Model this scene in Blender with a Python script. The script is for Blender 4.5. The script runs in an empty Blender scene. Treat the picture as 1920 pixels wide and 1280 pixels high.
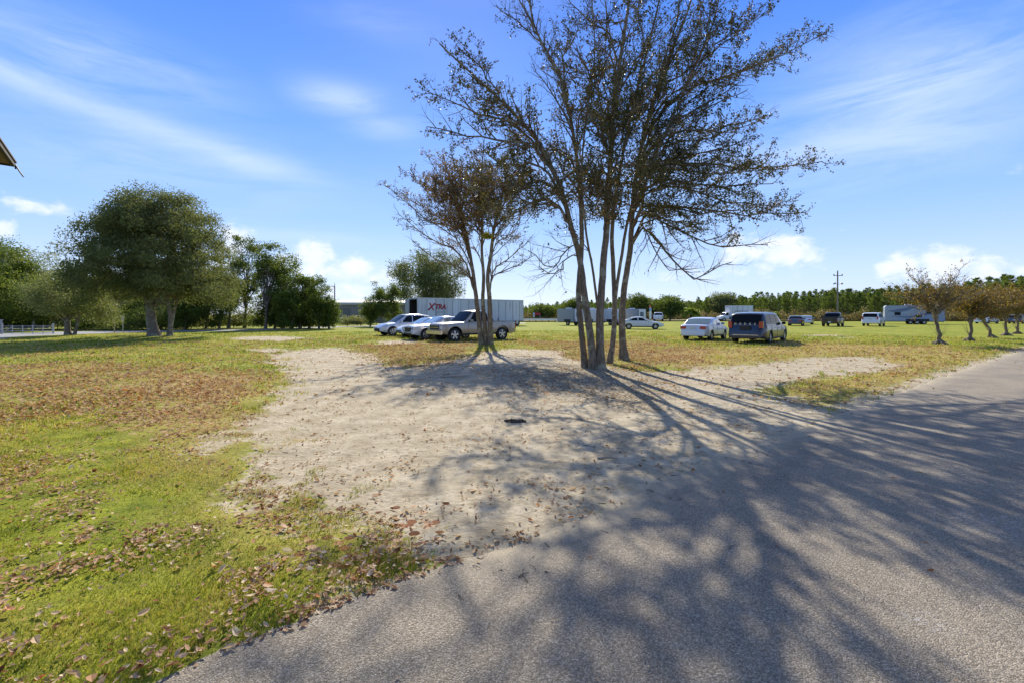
import bpy, math, random
import numpy as np
from mathutils import Vector, Matrix
R = math.radians
rng = np.random.default_rng(7)
random.seed(7)
sc = bpy.context.scene
COL = sc.collection
F, HZ, H = 853.0, 590.0, 1.62          # focal length (px of a 1920 wide frame), horizon row, eye height

def G(x, y):                            # ground point seen at a pixel of the photograph
    d = F * H / (y - HZ)
    return np.array([(x - 960) / F * d, d, 0.0])
def P(x, y, d):                         # point at depth d
    return np.array([(x - 960) / F * d, d, H - (y - HZ) / F * d])

# ------------------------------------------------------------------ tagging
def tag(o, label=None, cat=None, group=None, kind=None):
    if label: o['label'] = label
    if cat: o['category'] = cat
    if group: o['group'] = group
    if kind: o['kind'] = kind
    return o
def thing(name, label, cat, loc=(0, 0, 0), rz=0, group=None, scale=1.0):
    o = bpy.data.objects.new(name, None); COL.objects.link(o)
    o.location = loc; o.rotation_euler = (0, 0, rz)
    o.scale = (scale,) * 3 if isinstance(scale, (int, float)) else scale
    o.empty_display_size = 0.3
    return tag(o, label, cat, group)
def children(o):
    return [c for c in bpy.data.objects if c.parent == o]
def copy_tree(o, parent=None, kids=None):
    c = o.copy(); COL.objects.link(c); c.parent = parent
    for ch in children(o): copy_tree(ch, c)
    return c

# ------------------------------------------------------------------ mesh helpers
def link_mesh(name, me, mat, parent=None):
    o = bpy.data.objects.new(name, me); COL.objects.link(o)
    if mat is not None:
        for m in (mat if isinstance(mat, (list, tuple)) else [mat]): me.materials.append(m)
    if parent is not None: o.parent = parent
    return o
def np_mesh(name, V, Fc, mat, parent=None, smooth=False, attrs=None):
    """Fc: list of (F,k) int arrays"""
    if not isinstance(Fc, list): Fc = [Fc]
    me = bpy.data.meshes.new(name)
    V = np.asarray(V, dtype=np.float32)
    me.vertices.add(len(V)); me.vertices.foreach_set('co', V.ravel())
    loops = np.concatenate([f.ravel() for f in Fc]).astype(np.int32)
    tot = np.concatenate([np.full(len(f), f.shape[1], dtype=np.int32) for f in Fc])
    start = np.concatenate([[0], np.cumsum(tot)[:-1]]).astype(np.int32)
    me.loops.add(len(loops)); me.loops.foreach_set('vertex_index', loops)
    me.polygons.add(len(tot)); me.polygons.foreach_set('loop_start', start)
    try: me.polygons.foreach_set('loop_total', tot)
    except Exception: pass
    me.polygons.foreach_set('use_smooth', np.full(len(tot), smooth, dtype=bool))
    me.update(calc_edges=True)
    for k, a in (attrs or {}).items():
        at = me.attributes.new(k, 'FLOAT', 'POINT'); at.data.foreach_set('value', np.asarray(a, dtype=np.float32))
    return link_mesh(name, me, mat, parent)

class MB:
    def __init__(s): s.v = []; s.f = []
    def add(s, vs, fs):
        b = len(s.v); s.v += [tuple(map(float, p)) for p in vs]; s.f += [tuple(i + b for i in f) for f in fs]; return s
    def box(s, c, d, rz=0, ry=0, rx=0, taper=1.0):
        x, y, z = d[0] / 2, d[1] / 2, d[2] / 2
        vs = [Vector((sx * x * (taper if sz > 0 else 1), sy * y * (taper if sz > 0 else 1), sz * z)) for sz in (-1, 1) for sy in (-1, 1) for sx in (-1, 1)]
        m = Matrix.Rotation(rz, 3, 'Z') @ Matrix.Rotation(ry, 3, 'Y') @ Matrix.Rotation(rx, 3, 'X')
        c = Vector(c); vs = [m @ v + c for v in vs]
        return s.add(vs, [(0, 2, 3, 1), (4, 5, 7, 6), (0, 1, 5, 4), (2, 6, 7, 3), (0, 4, 6, 2), (1, 3, 7, 5)])
    def tube(s, pts, rad, n=8, cap=True):
        pts = [Vector(p) for p in pts]
        if not hasattr(rad, '__len__'): rad = [rad] * len(pts)
        rings = []; u = None
        for i, p in enumerate(pts):
            t = (pts[min(i + 1, len(pts) - 1)] - pts[max(i - 1, 0)]).normalized()
            if u is None: u = t.orthogonal().normalized()
            u = (u - t * u.dot(t)).normalized(); w = t.cross(u)
            rings.append([p + (u * math.cos(2 * math.pi * k / n) + w * math.sin(2 * math.pi * k / n)) * rad[i] for k in range(n)])
        return s.loft(rings, cap)
    def loft(s, rings, cap=True, closed=True):
        n = len(rings[0]); vs = [p for r in rings for p in r]; fs = []
        for i in range(len(rings) - 1):
            for k in range(n if closed else n - 1):
                a, b = i * n + k, i * n + (k + 1) % n
                fs.append((a, b, b + n, a + n))
        if cap:
            fs.append(tuple(range(n))[::-1]); fs.append(tuple((len(rings) - 1) * n + k for k in range(n)))
        return s.add(vs, fs)
    def prism(s, poly, a, b, axis='y'):     # poly in the two other axes
        def m(p, t): return (p[0], t, p[1]) if axis == 'y' else ((t, p[0], p[1]) if axis == 'x' else (p[0], p[1], t))
        n = len(poly); vs = [m(p, a) for p in poly] + [m(p, b) for p in poly]
        fs = [tuple(range(n)), tuple(range(2 * n - 1, n - 1, -1))] + [(i, (i + 1) % n, (i + 1) % n + n, i + n) for i in range(n)]
        return s.add(vs, fs)
    def disc(s, c, r, t, n=20, axis='y'):
        p = [(c[0] + r * math.cos(2 * math.pi * k / n), (c[2] if axis == 'y' else c[1]) + r * math.sin(2 * math.pi * k / n)) for k in range(n)]
        return s.prism(p, c[1] - t / 2, c[1] + t / 2, 'y')
    def build(s, name, mat, parent=None, smooth=False, bevel=0):
        me = bpy.data.meshes.new(name); me.from_pydata(s.v, [], s.f); me.update()
        import bmesh
        bm = bmesh.new(); bm.from_mesh(me); bmesh.ops.recalc_face_normals(bm, faces=bm.faces)
        if bevel: bmesh.ops.bevel(bm, geom=[e for e in bm.edges if len(e.link_faces) == 2 and e.calc_face_angle(0) > 0.5], offset=bevel, segments=2, affect='EDGES', clamp_overlap=True)
        bm.to_mesh(me); bm.free()
        if smooth:
            for p in me.polygons: p.use_smooth = True
            try: me.set_sharp_from_angle(angle=R(42))
            except Exception: pass
        return link_mesh(name, me, mat, parent)

# ------------------------------------------------------------------ material helpers
class NT:
    def __init__(s, tree): s.t = tree; s.n = tree.nodes; s.l = tree.links
    def new(s, typ, ins=None, **kw):
        n = s.n.new(typ)
        for k, v in kw.items(): setattr(n, k, v)
        for k, v in (ins or {}).items():
            i = n.inputs[k]
            if isinstance(v, bpy.types.NodeSocket): s.l.new(v, i)
            else:
                if i.type == 'RGBA' and len(v) == 3: v = (*v, 1)
                i.default_value = v
        return n
    def math(s, op, a, b=0.0, c=0.0, clamp=False):
        n = s.n.new('ShaderNodeMath'); n.operation = op; n.use_clamp = clamp
        for i, v in enumerate((a, b, c)):
            if isinstance(v, bpy.types.NodeSocket): s.l.new(v, n.inputs[i])
            else: n.inputs[i].default_value = v
        return n.outputs[0]
    def mix(s, f, a, b, bt='MIX'):
        n = s.n.new('ShaderNodeMix'); n.data_type = 'RGBA'; n.blend_type = bt
        for i, v in ((0, f), (6, a), (7, b)):
            if isinstance(v, bpy.types.NodeSocket): s.l.new(v, n.inputs[i])
            elif i == 0: n.inputs[0].default_value = v
            else: n.inputs[i].default_value = (*v, 1) if len(v) == 3 else v
        return n.outputs[2]
    def ramp(s, f, stops, interp='LINEAR'):
        n = s.n.new('ShaderNodeValToRGB'); s.l.new(f, n.inputs[0]); cr = n.color_ramp; cr.interpolation = interp
        while len(cr.elements) < len(stops): cr.elements.new(0.5)
        for e, (p, c) in zip(cr.elements, stops):
            e.position = p; e.color = (c, c, c, 1) if not hasattr(c, '__len__') else (*c, 1)
        return n.outputs[0]
    def noise(s, vec, scale, detail=4, rough=0.55, dist=0.0, col=False):
        n = s.new('ShaderNodeTexNoise', {'Scale': scale, 'Detail': detail, 'Roughness': rough, 'Distortion': dist})
        if vec is not None: s.l.new(vec, n.inputs['Vector'])
        return n.outputs['Color' if col else 'Fac']
    def attr(s, name): return s.new('ShaderNodeAttribute', attribute_name=name).outputs['Fac']
    def sstep(s, x, a, b):
        n = s.n.new('ShaderNodeMapRange'); n.interpolation_type = 'SMOOTHSTEP'
        s.l.new(x, n.inputs[0])
        for i, v in ((1, a), (2, b), (3, 0.0), (4, 1.0)): n.inputs[i].default_value = v
        return n.outputs[0]

MATS = {}
def material(name):
    m = bpy.data.materials.new(name); m.use_nodes = True
    nt = NT(m.node_tree); b = m.node_tree.nodes['Principled BSDF']
    return m, nt, b
def setc(b, nt, inp, v):
    if isinstance(v, bpy.types.NodeSocket): nt.l.new(v, b.inputs[inp])
    else: b.inputs[inp].default_value = (*v, 1) if hasattr(v, '__len__') and len(v) == 3 else v

def simple(name, col, rough=0.6, metal=0.0, var=0.12, scale=6.0, coat=0.0, bump=0.0, spec=None):
    if name in MATS: return MATS[name]
    m, nt, b = material(name)
    tc = nt.new('ShaderNodeTexCoord').outputs['Object']
    f = nt.noise(tc, scale, 5)
    c = nt.mix(f, tuple(x * (1 - var) for x in col), tuple(min(1, x * (1 + var)) for x in col))
    setc(b, nt, 'Base Color', c); b.inputs['Metallic'].default_value = metal
    r = nt.math('MULTIPLY_ADD', f, 0.2 * rough, rough * 0.9); nt.l.new(r, b.inputs['Roughness'])
    if coat: b.inputs['Coat Weight'].default_value = coat; b.inputs['Coat Roughness'].default_value = 0.05
    if spec is not None: b.inputs['Specular IOR Level'].default_value = spec
    if bump:
        bp = nt.new('ShaderNodeBump', {'Height': nt.noise(tc, scale * 6, 6), 'Strength': bump, 'Distance': 0.02})
        nt.l.new(bp.outputs[0], b.inputs['Normal'])
    MATS[name] = m; return m

def leafmat(name, stops, trans=0.35, rough=0.45, spec=0.3, big=None):
    """foliage: colour picked per leaf by the 'rnd' attribute, part of the light passes through"""
    m, nt, b = material(name)
    r = nt.attr('rnd')
    c = nt.ramp(r, stops)
    geo = nt.new('ShaderNodeNewGeometry')
    oi = nt.new('ShaderNodeObjectInfo').outputs['Random']
    c = nt.mix(nt.math('MULTIPLY', oi, 0.35), c, nt.mix(1.0, c, (0.75, 0.62, 0.4), 'MULTIPLY'))
    setc(b, nt, 'Base Color', c); b.inputs['Roughness'].default_value = rough
    b.inputs['Specular IOR Level'].default_value = spec
    tr = nt.new('ShaderNodeBsdfTranslucent', {'Color': nt.mix(1.0, c, (1.0, 1.0, 0.6), 'MULTIPLY')})
    mx = nt.new('ShaderNodeMixShader', {0: trans})
    nt.l.new(b.outputs[0], mx.inputs[1]); nt.l.new(tr.outputs[0], mx.inputs[2])
    nt.l.new(mx.outputs[0], m.node_tree.nodes['Material Output'].inputs[0])
    return m

def barkmat(name, dark, light, lichen=None, scale=1.0):
    m, nt, b = material(name)
    tc = nt.new('ShaderNodeTexCoord').outputs['Object']
    mp = nt.new('ShaderNodeMapping', {'Vector': tc, 'Scale': (9 * scale, 9 * scale, 2.2 * scale)}).outputs[0]
    f = nt.noise(mp, 2.2, 8, 0.65, 0.4)
    f2 = nt.noise(tc, 3.0, 4)
    c = nt.ramp(f, [(0.3, dark), (0.62, light)])
    if lichen: c = nt.mix(nt.math('MULTIPLY', nt.sstep(f2, 0.55, 0.62), 0.75), c, lichen)
    setc(b, nt, 'Base Color', c); b.inputs['Roughness'].default_value = 0.9
    b.inputs['Specular IOR Level'].default_value = 0.2
    bp = nt.new('ShaderNodeBump', {'Height': f, 'Strength': 1.0, 'Distance': 0.05}); nt.l.new(bp.outputs[0], b.inputs['Normal'])
    return m

# ------------------------------------------------------------------ foliage + branches in bulk
def leaves_arrays(Pn, l, w, fold=0.25, up=0.3, D=None, flat=0.0):
    n = len(Pn)
    if D is None:
        D = rng.normal(size=(n, 3)); D[:, 2] += up
    D = D / np.linalg.norm(D, axis=1, keepdims=True)
    S = np.cross(D, rng.normal(size=(n, 3)) + np.array([0, 0, flat])); S /= np.linalg.norm(S, axis=1, keepdims=True) + 1e-9
    N = np.cross(S, D)
    L = (l * rng.uniform(0.65, 1.3, n))[:, None]; W = (w * rng.uniform(0.7, 1.25, n))[:, None]
    a = Pn; t = Pn + D * L
    m = Pn + D * L * 0.5
    lft = m + S * W * 0.5 + N * W * fold; rgt = m - S * W * 0.5 + N * W * fold
    V = np.stack([a, lft, t, rgt], 1).reshape(-1, 3)
    i = np.arange(n)[:, None] * 4
    Fc = np.concatenate([i + np.array([0, 1, 2]), i + np.array([0, 2, 3])])
    rnd = np.repeat(rng.uniform(0, 1, n), 4)
    return V, Fc, rnd
def leaf_obj(name, Pn, l, w, mat, parent, bias=None, **kw):
    V, Fc, rnd = leaves_arrays(np.asarray(Pn), l, w, **kw)
    if bias is not None: rnd = np.clip(rnd * 0.6 + np.repeat(bias, 4) * 0.4, 0, 1)
    return np_mesh(name, V, Fc, mat, parent, False, {'rnd': rnd})

class Branches:
    """tubes batched by (points, sides)"""
    def __init__(s): s.g = {}
    def add(s, pts, rad, n):
        s.g.setdefault((len(pts), n), []).append((np.asarray(pts), np.asarray(rad)))
    def arrays(s):
        Vs, Fs, base = [], [], 0
        for (k, n), L in s.g.items():
            Pt = np.stack([a for a, _ in L]); Rd = np.stack([b for _, b in L]); T = len(L)
            tg = np.empty_like(Pt); tg[:, 1:-1] = Pt[:, 2:] - Pt[:, :-2]; tg[:, 0] = Pt[:, 1] - Pt[:, 0]; tg[:, -1] = Pt[:, -1] - Pt[:, -2]
            tg /= np.linalg.norm(tg, axis=2, keepdims=True) + 1e-9
            ref = np.where(np.abs(tg[:, :1, 2:3]) > 0.8, np.array([[[1.0, 0, 0]]]), np.array([[[0, 0, 1.0]]]))
            ref = np.broadcast_to(ref, tg.shape)
            U = np.cross(tg, ref); U /= np.linalg.norm(U, axis=2, keepdims=True) + 1e-9
            W = np.cross(tg, U)
            an = np.arange(n) * 2 * math.pi / n
            V = Pt[:, :, None, :] + Rd[:, :, None, None] * (np.cos(an)[None, None, :, None] * U[:, :, None, :] + np.sin(an)[None, None, :, None] * W[:, :, None, :])
            idx = np.arange(T * k * n).reshape(T, k, n) + base
            a = idx[:, :-1, :]; b = np.roll(idx, -1, 2)[:, :-1, :]; c = np.roll(idx, -1, 2)[:, 1:, :]; d = idx[:, 1:, :]
            Fs.append(np.stack([a, b, c, d], -1).reshape(-1, 4)); Vs.append(V.reshape(-1, 3)); base += T * k * n
        return np.concatenate(Vs), np.concatenate(Fs)
    def build(s, name, mat, parent, origin=None):
        V, Fc = s.arrays()
        if origin is not None: V = V - np.asarray(origin)
        return np_mesh(name, V, Fc, mat, parent, True)

def unit(v): v = np.asarray(v, float); return v / (np.linalg.norm(v) + 1e-9)
def resample(pts, n):
    pts = np.asarray(pts, float); seg = np.linalg.norm(np.diff(pts, axis=0), axis=1); s = np.concatenate([[0], np.cumsum(seg)])
    t = np.linspace(0, s[-1], n); return np.stack([np.interp(t, s, pts[:, i]) for i in range(3)], 1)
def smooth_path(pts, n):
    """Catmull-Rom"""
    p = np.asarray(pts, float)
    p = np.concatenate([[2 * p[0] - p[1]], p, [2 * p[-1] - p[-2]]]); out = []
    for i in range(1, len(p) - 2):
        for t in np.linspace(0, 1, 8, endpoint=False):
            a, b, c, d = p[i - 1], p[i], p[i + 1], p[i + 2]
            out.append(0.5 * ((2 * b) + (-a + c) * t + (2 * a - 5 * b + 4 * c - d) * t * t + (-a + 3 * b - 3 * c + d) * t ** 3))
    out.append(p[-2]); return resample(out, n)
def wander(p0, d, length, n, jit=0.15, up=0.1):
    pts = [np.asarray(p0, float)]; d = unit(d); st = length / (n - 1)
    for _ in range(n - 1):
        d = unit(d + rng.normal(size=3) * jit + np.array([0, 0, up])); pts.append(pts[-1] + d * st)
    return np.array(pts)

def foliate(B, LP, path, r0, density=1.0, l2=(0.7, 1.7), sp2=0.28, l3=(0.25, 0.6), sp3=0.13, leafsp=0.05, start=0.25, up=0.10, spread=(0.5, 0.95), LD=None, leafprob=1.0, jitter=0.035):
    """side branches and twigs on a limb; leaf points go to LP"""
    seg = np.linalg.norm(np.diff(path, axis=0), axis=1); s = np.concatenate([[0], np.cumsum(seg)]); Ltot = s[-1]
    t = start * Ltot; k = 0
    while t < Ltot:
        i = min(np.searchsorted(s, t) , len(path) - 1); i = max(i, 1)
        f = (t - s[i - 1]) / (seg[i - 1] + 1e-9); p = path[i - 1] + (path[i] - path[i - 1]) * f; tan = unit(path[i] - path[i - 1])
        rem = 1 - t / Ltot
        L2 = rng.uniform(*l2) * (0.45 + 0.75 * rem)
        side = unit(np.cross(tan, rng.normal(size=3))); a = rng.uniform(*spread)
        d = unit(tan * math.cos(a) + side * math.sin(a) + np.array([0, 0, 0.12]))
        q = wander(p, d, L2, 5, 0.16, up)
        rr = max(0.005, min(r0 * (0.25 + 0.5 * rem), 0.012 + 0.012 * L2))
        B.add(q, np.linspace(rr, 0.003, 5), 4)
        has = rng.random() < leafprob
        u = 0.15 * L2
        s2 = L2 / 4
        while u < L2:
            j = min(int(u / s2), 3); pp = q[j] + (q[j + 1] - q[j]) * (u / s2 - j); tt = unit(q[j + 1] - q[j])
            sd = unit(np.cross(tt, rng.normal(size=3))); a3 = rng.uniform(0.5, 1.1)
            L3 = rng.uniform(*l3) * (1.1 - 0.5 * u / L2)
            w = wander(pp, tt * math.cos(a3) + sd * math.sin(a3), L3, 3, 0.2, 0.05)
            B.add(w, np.array([0.004, 0.003, 0.0016]), 3)
            if has and rng.random() < density * 1.2:
                nl = max(2, int(L3 / leafsp * min(1.0, density + 0.25)))
                ft = rng.uniform(0.1, 1.05, nl)
                lp = w[0] + (w[-1] - w[0]) * ft[:, None] + rng.normal(size=(nl, 3)) * jitter
                LP.append(lp)
                if LD is not None: LD.append(np.repeat(unit(w[-1] - w[0])[None], nl, 0))
            u += sp3 * rng.uniform(0.7, 1.4)
        t += sp2 * rng.uniform(0.6, 1.4); k += 1
SKY_SAT, SKY_HUE, SKY_TINT, SKY_STR, SUN_STR, EXPO = 1.0, 0.5, (0.95, 1.0, 1.05), 0.1, 5.0, 0.6
G_GREEN1, G_GREEN2, G_YEL, G_DRY = (.13, .165, .022), (.29, .32, .03), (.39, .345, .06), (.38, .28, .10)
G_SAND1, G_SAND2 = (.37, .31, .215), (.55, .48, .355)
A_DARK, A_MID, A_LIGHT, A_CHIP = (.16, .135, .105), (.275, .237, .183), (.375, .326, .258), (.48, .425, .35)
# ------------------------------------------------------------------ sun, sky, camera
SUN_EL, SUN_AZ = 34.0, -6.5             # degrees; azimuth from +Y, clockwise
w = bpy.data.worlds.new('World'); sc.world = w; w.use_nodes = True
nt = NT(w.node_tree); bg = w.node_tree.nodes['Background']
sky = nt.new('ShaderNodeTexSky', sky_type='NISHITA', sun_disc=False)
sky.sun_elevation = R(SUN_EL); sky.sun_rotation = R(SUN_AZ); sky.altitude = 0; sky.air_density = 1.0; sky.dust_density = 0.25; sky.ozone_density = 2.2
tc = nt.new('ShaderNodeTexCoord').outputs['Generated']
sx = nt.new('ShaderNodeSeparateXYZ', {0: tc})
X_, Y_, Z_ = sx.outputs[0], sx.outputs[1], sx.outputs[2]
az = nt.math('ARCTAN2', X_, Y_); el = nt.math('ARCSINE', Z_)
# cumulus banks near the horizon: soft lobes in azimuth/elevation broken up by noise
def lobes(items, amp, vscale):
    q = nt.new('ShaderNodeCombineXYZ', {0: az, 1: nt.math('MULTIPLY', el, vscale[1])}).outputs[0]
    acc = None
    for (px, py, wx, hy, st) in items:
        a0 = math.atan((px - 960) / F); e0 = math.atan((HZ - py) / math.hypot(F, px - 960))
        sa = wx / F * math.cos(a0) ** 2; se = hy / F
        dx = nt.math('DIVIDE', nt.math('SUBTRACT', az, a0), sa); dy = nt.math('DIVIDE', nt.math('SUBTRACT', el, e0), se)
        r2 = nt.math('ADD', nt.math('MULTIPLY', dx, dx), nt.math('MULTIPLY', dy, dy))
        g = nt.math('MULTIPLY', nt.math('EXPONENT', nt.math('MULTIPLY', r2, -0.7)), st)
        acc = g if acc is None else nt.math('MAXIMUM', acc, g)
    return acc, q
cum, q = lobes([(440, 455, 38, 26, 1), (405, 500, 60, 40, .7), (590, 480, 46, 30, 1.05), (560, 500, 60, 24, .8), (660, 505, 70, 22, 1.0), (710, 520, 60, 20, .8), (650, 545, 80, 22, .75),
                (1400, 470, 60, 26, .95), (1470, 470, 62, 30, 1.05), (1430, 500, 110, 26, .6), (1690, 500, 50, 24, .95), (1770, 500, 60, 26, 1.05), (1850, 508, 60, 20, .9), (1905, 512, 40, 16, .7),
                (70, 390, 90, 12, .8), (10, 432, 30, 12, .95), (1910, 317, 40, 10, .6), (1300, 520, 160, 30, .45), (300, 560, 300, 26, .5), (-200, 500, 120, 30, 1), (2200, 480, 120, 40, 1)], 1, (1, 1.6))
n1 = nt.noise(q, 26, 8, 0.6, 0.3); n2 = nt.noise(q, 8, 5, 0.6)
v = nt.math('ADD', cum, nt.math('MULTIPLY', nt.math('SUBTRACT', n1, 0.5), 1.5))
cumM = nt.math('MULTIPLY', nt.sstep(v, 0.36, 1.0), 0.9)
# cirrus: streaks sheared across the dome
ci, q2 = lobes([(640, 186, 70, 20, .9), (720, 240, 60, 18, .6), (1700, 180, 220, 70, 1.0), (1640, 260, 260, 45, .9), (1250, 300, 300, 40, .4), (150, 110, 240, 34, .8), (250, 300, 260, 40, .5), (700, 40, 90, 20, .3), (1880, 90, 160, 60, .4), (500, 440, 200, 10, .5), (1500, 330, 260, 40, .45), (400, 330, 260, 60, .35)], 1, (1, 3))
mp = nt.new('ShaderNodeMapping', {'Vector': nt.new('ShaderNodeCombineXYZ', {0: az, 1: el}).outputs[0], 'Rotation': (0, 0, R(-12)), 'Scale': (3.2, 16, 1)}).outputs[0]
n3 = nt.noise(mp, 1.1, 7, 0.62, 0.6)
# one long thin band from upper left to the middle
s_az = math.atan((40 - 960) / F); s_el = math.atan((HZ - 150) / math.hypot(F, 920)); e_az = math.atan((700 - 960) / F); e_el = math.atan((HZ - 365) / math.hypot(F, 260))
slope = (e_el - s_el) / (e_az - s_az)
dist = nt.math('SUBTRACT', el, nt.math('MULTIPLY_ADD', az, slope, s_el - slope * s_az))
bd = nt.math('DIVIDE', nt.math('ADD', dist, nt.math('MULTIPLY', nt.math('SUBTRACT', n2, 0.5), 0.03)), 0.022)
band = nt.math('MULTIPLY', nt.math('EXPONENT', nt.math('MULTIPLY', nt.math('MULTIPLY', bd, bd), -1.0)), nt.sstep(az, -0.32, -0.55))
civ = nt.math('ADD', nt.math('MULTIPLY', ci, nt.math('MULTIPLY', nt.sstep(n3, 0.22, 0.68), 1.0)), nt.math('MULTIPLY', band, nt.math('MULTIPLY_ADD', n3, 0.8, 0.15)))
civ = nt.math('MULTIPLY', civ, 0.62, clamp=True)
hs = nt.new('ShaderNodeHueSaturation', {'Color': sky.outputs[0], 'Saturation': SKY_SAT, 'Value': 1.0, 'Hue': SKY_HUE}).outputs[0]
c = nt.mix(1.0, hs, SKY_TINT, 'MULTIPLY')
grad = nt.ramp(nt.math('MULTIPLY', el, 1 / 1.2, clamp=True), [(0.0, (.50, .58, .76)), (0.07, (.40, .52, .77)), (0.16, (.24, .41, .78)), (0.30, (.115, .285, .76)), (0.48, (.05, .18, .68)), (0.62, (.12, .20, .42)), (1.0, (.19, .22, .30))])
c = nt.mix(0.85, c, nt.mix(1.0, grad, (10, 10, 10), 'MULTIPLY'))
c = nt.mix(civ, c, (5.6, 6.5, 8.2))
c = nt.mix(cumM, c, nt.mix(n1, (5.6, 6.3, 7.6), (7.6, 7.7, 7.9)))
nt.l.new(c, bg.inputs[0]); bg.inputs[1].default_value = SKY_STR

sun = bpy.data.lights.new('sun', 'SUN'); sun.energy = SUN_STR; sun.angle = R(0.5); sun.color = (1.0, 0.92, 0.77)
so = bpy.data.objects.new('sun', sun); COL.objects.link(so)
S = Vector((math.sin(R(SUN_AZ)) * math.cos(R(SUN_EL)), math.cos(R(SUN_AZ)) * math.cos(R(SUN_EL)), math.sin(R(SUN_EL))))
so.rotation_euler = S.to_track_quat('Z', 'Y').to_euler(); so.location = S * 60

cam = bpy.data.cameras.new('camera'); co = bpy.data.objects.new('camera', cam); COL.objects.link(co)
cam.sensor_width = 36; cam.lens = F / 1920 * 36; cam.shift_y = -(640 - HZ) / 1920; cam.clip_start = 0.05; cam.clip_end = 6000
co.location = (0, 0, H); co.rotation_euler = (R(90), 0, 0); sc.camera = co
sc.view_settings.view_transform = 'Standard'; sc.view_settings.look = 'None'; sc.view_settings.exposure = EXPO; sc.view_settings.gamma = 1
sc.render.engine = 'CYCLES'; sc.cycles.max_bounces = 5; sc.cycles.transparent_max_bounces = 4; sc.cycles.use_denoising = True

# ------------------------------------------------------------------ zones of the ground
_lat = rng.uniform(0, 1, (256, 256))
def vnoise(x, y, s, oct=3):
    out = 0; amp = 1; tot = 0
    for o in range(oct):
        u = x * s + 37.1 * o; v = y * s + 11.7 * o
        i = np.floor(u).astype(int); j = np.floor(v).astype(int); fu = u - i; fv = v - j
        fu = fu * fu * (3 - 2 * fu); fv = fv * fv * (3 - 2 * fv)
        a = _lat[i % 256, j % 256]; b = _lat[(i + 1) % 256, j % 256]; c_ = _lat[i % 256, (j + 1) % 256]; d = _lat[(i + 1) % 256, (j + 1) % 256]
        out = out + amp * ((a * (1 - fu) + b * fu) * (1 - fv) + (c_ * (1 - fu) + d * fu) * fv); tot += amp; amp *= 0.5; s *= 2.1
    return out / tot
def poly_g(pts): return np.array([G(*p)[:2] for p in pts])
def sdf(x, y, poly, closed=True):
    """signed distance in metres, positive inside"""
    best = np.full(x.shape, 1e9); ins = np.zeros(x.shape, bool); n = len(poly)
    for i in range(n if closed else n - 1):
        ax, ay = poly[i]; bx, by = poly[(i + 1) % n]; ex, ey = bx - ax, by - ay
        t = np.clip(((x - ax) * ex + (y - ay) * ey) / (ex * ex + ey * ey + 1e-12), 0, 1)
        best = np.minimum(best, np.hypot(x - ax - t * ex, y - ay - t * ey))
        if closed and ay != by:
            c = ((ay > y) != (by > y)) & (x < (bx - ax) * (y - ay) / (by - ay) + ax); ins ^= c
    return np.where(ins, best, -best) if closed else best
EDGE_PX = [(290, 1280), (450, 1207), (600, 1150), (700, 1108), (775, 1078), (880, 1045), (1000, 1005), (1130, 958), (1280, 885), (1400, 842), (1500, 803), (1640, 750), (1760, 708), (1860, 674), (1920, 655)]
EDGE = poly_g(EDGE_PX)
EDGE = np.concatenate([[[-14.0, -3.2], [-6.0, 0.35], [-3.0, 1.45]], EDGE, [[40, 32.5], [90, 64], [160, 108]]])
ASPH = np.concatenate([EDGE, [[400, 100], [400, -60], [-14, -60]]])
SAND = poly_g([(560, 655), (640, 651), (700, 664), (765, 690), (860, 668), (950, 653), (1060, 657), (1075, 672), (1190, 694), (1290, 692), (1350, 688), (1500, 670), (1640, 668), (1700, 686), (1640, 700), (1500, 712),
               (1440, 735), (1500, 756), (1590, 768), (1660, 742), (1760, 704), (1960, 640), (1980, 690), (1700, 790), (1450, 870), (1280, 950), (1000, 1100), (770, 1100), (762, 1050), (720, 985), (640, 965), (560, 955), (480, 925), (462, 870), (470, 835),
               (440, 800), (490, 745), (535, 715), (525, 690), (500, 665)])
SAND2 = [poly_g(p) for p in ([(430, 633), (520, 630), (590, 634), (520, 640), (440, 638)], [(450, 655), (520, 652), (560, 657), (500, 662)], [(1490, 629), (1545, 627), (1600, 629), (1530, 631)], [(700, 640), (780, 636), (800, 645), (720, 648)],
                             [(1290, 690), (1340, 684), (1440, 682), (1420, 700)], [(560, 662), (640, 655), (600, 668)], [(340, 832), (430, 808), (460, 822), (380, 850)], [(1570, 633), (1610, 632), (1600, 634), (1580, 635)])]
LITTER = [poly_g(p) for p in ([(-400, 690), (0, 684), (200, 678), (380, 682), (500, 700), (530, 720), (480, 760), (430, 800), (330, 830), (100, 800), (-400, 830)],
                              [(660, 650), (780, 640), (900, 646), (900, 668), (800, 692), (720, 690)], [(-300, 880), (60, 880), (150, 910), (130, 950), (0, 975), (-300, 1000)],
                              [(960, 640), (1200, 640), (1330, 655), (1290, 690), (1180, 694), (1070, 672)], [(560, 960), (740, 990), (770, 1080), (690, 1120), (600, 1100)])]
DEBRIS = poly_g([(900, 690), (1060, 680), (1230, 690), (1300, 740), (1240, 775), (1120, 765), (1000, 740), (920, 722)])
DRY = [poly_g(p) for p in ([(1180, 660), (1440, 650), (1600, 662), (1440, 690), (1280, 690)], [(1440, 640), (1760, 652), (1860, 666), (1700, 735), (1560, 760), (1440, 740), (1500, 715), (1640, 690)], [(460, 930), (740, 960), (770, 1060), (740, 1090), (560, 1000)], [(260, 700), (520, 700), (460, 860), (480, 930), (250, 850)])]
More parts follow.
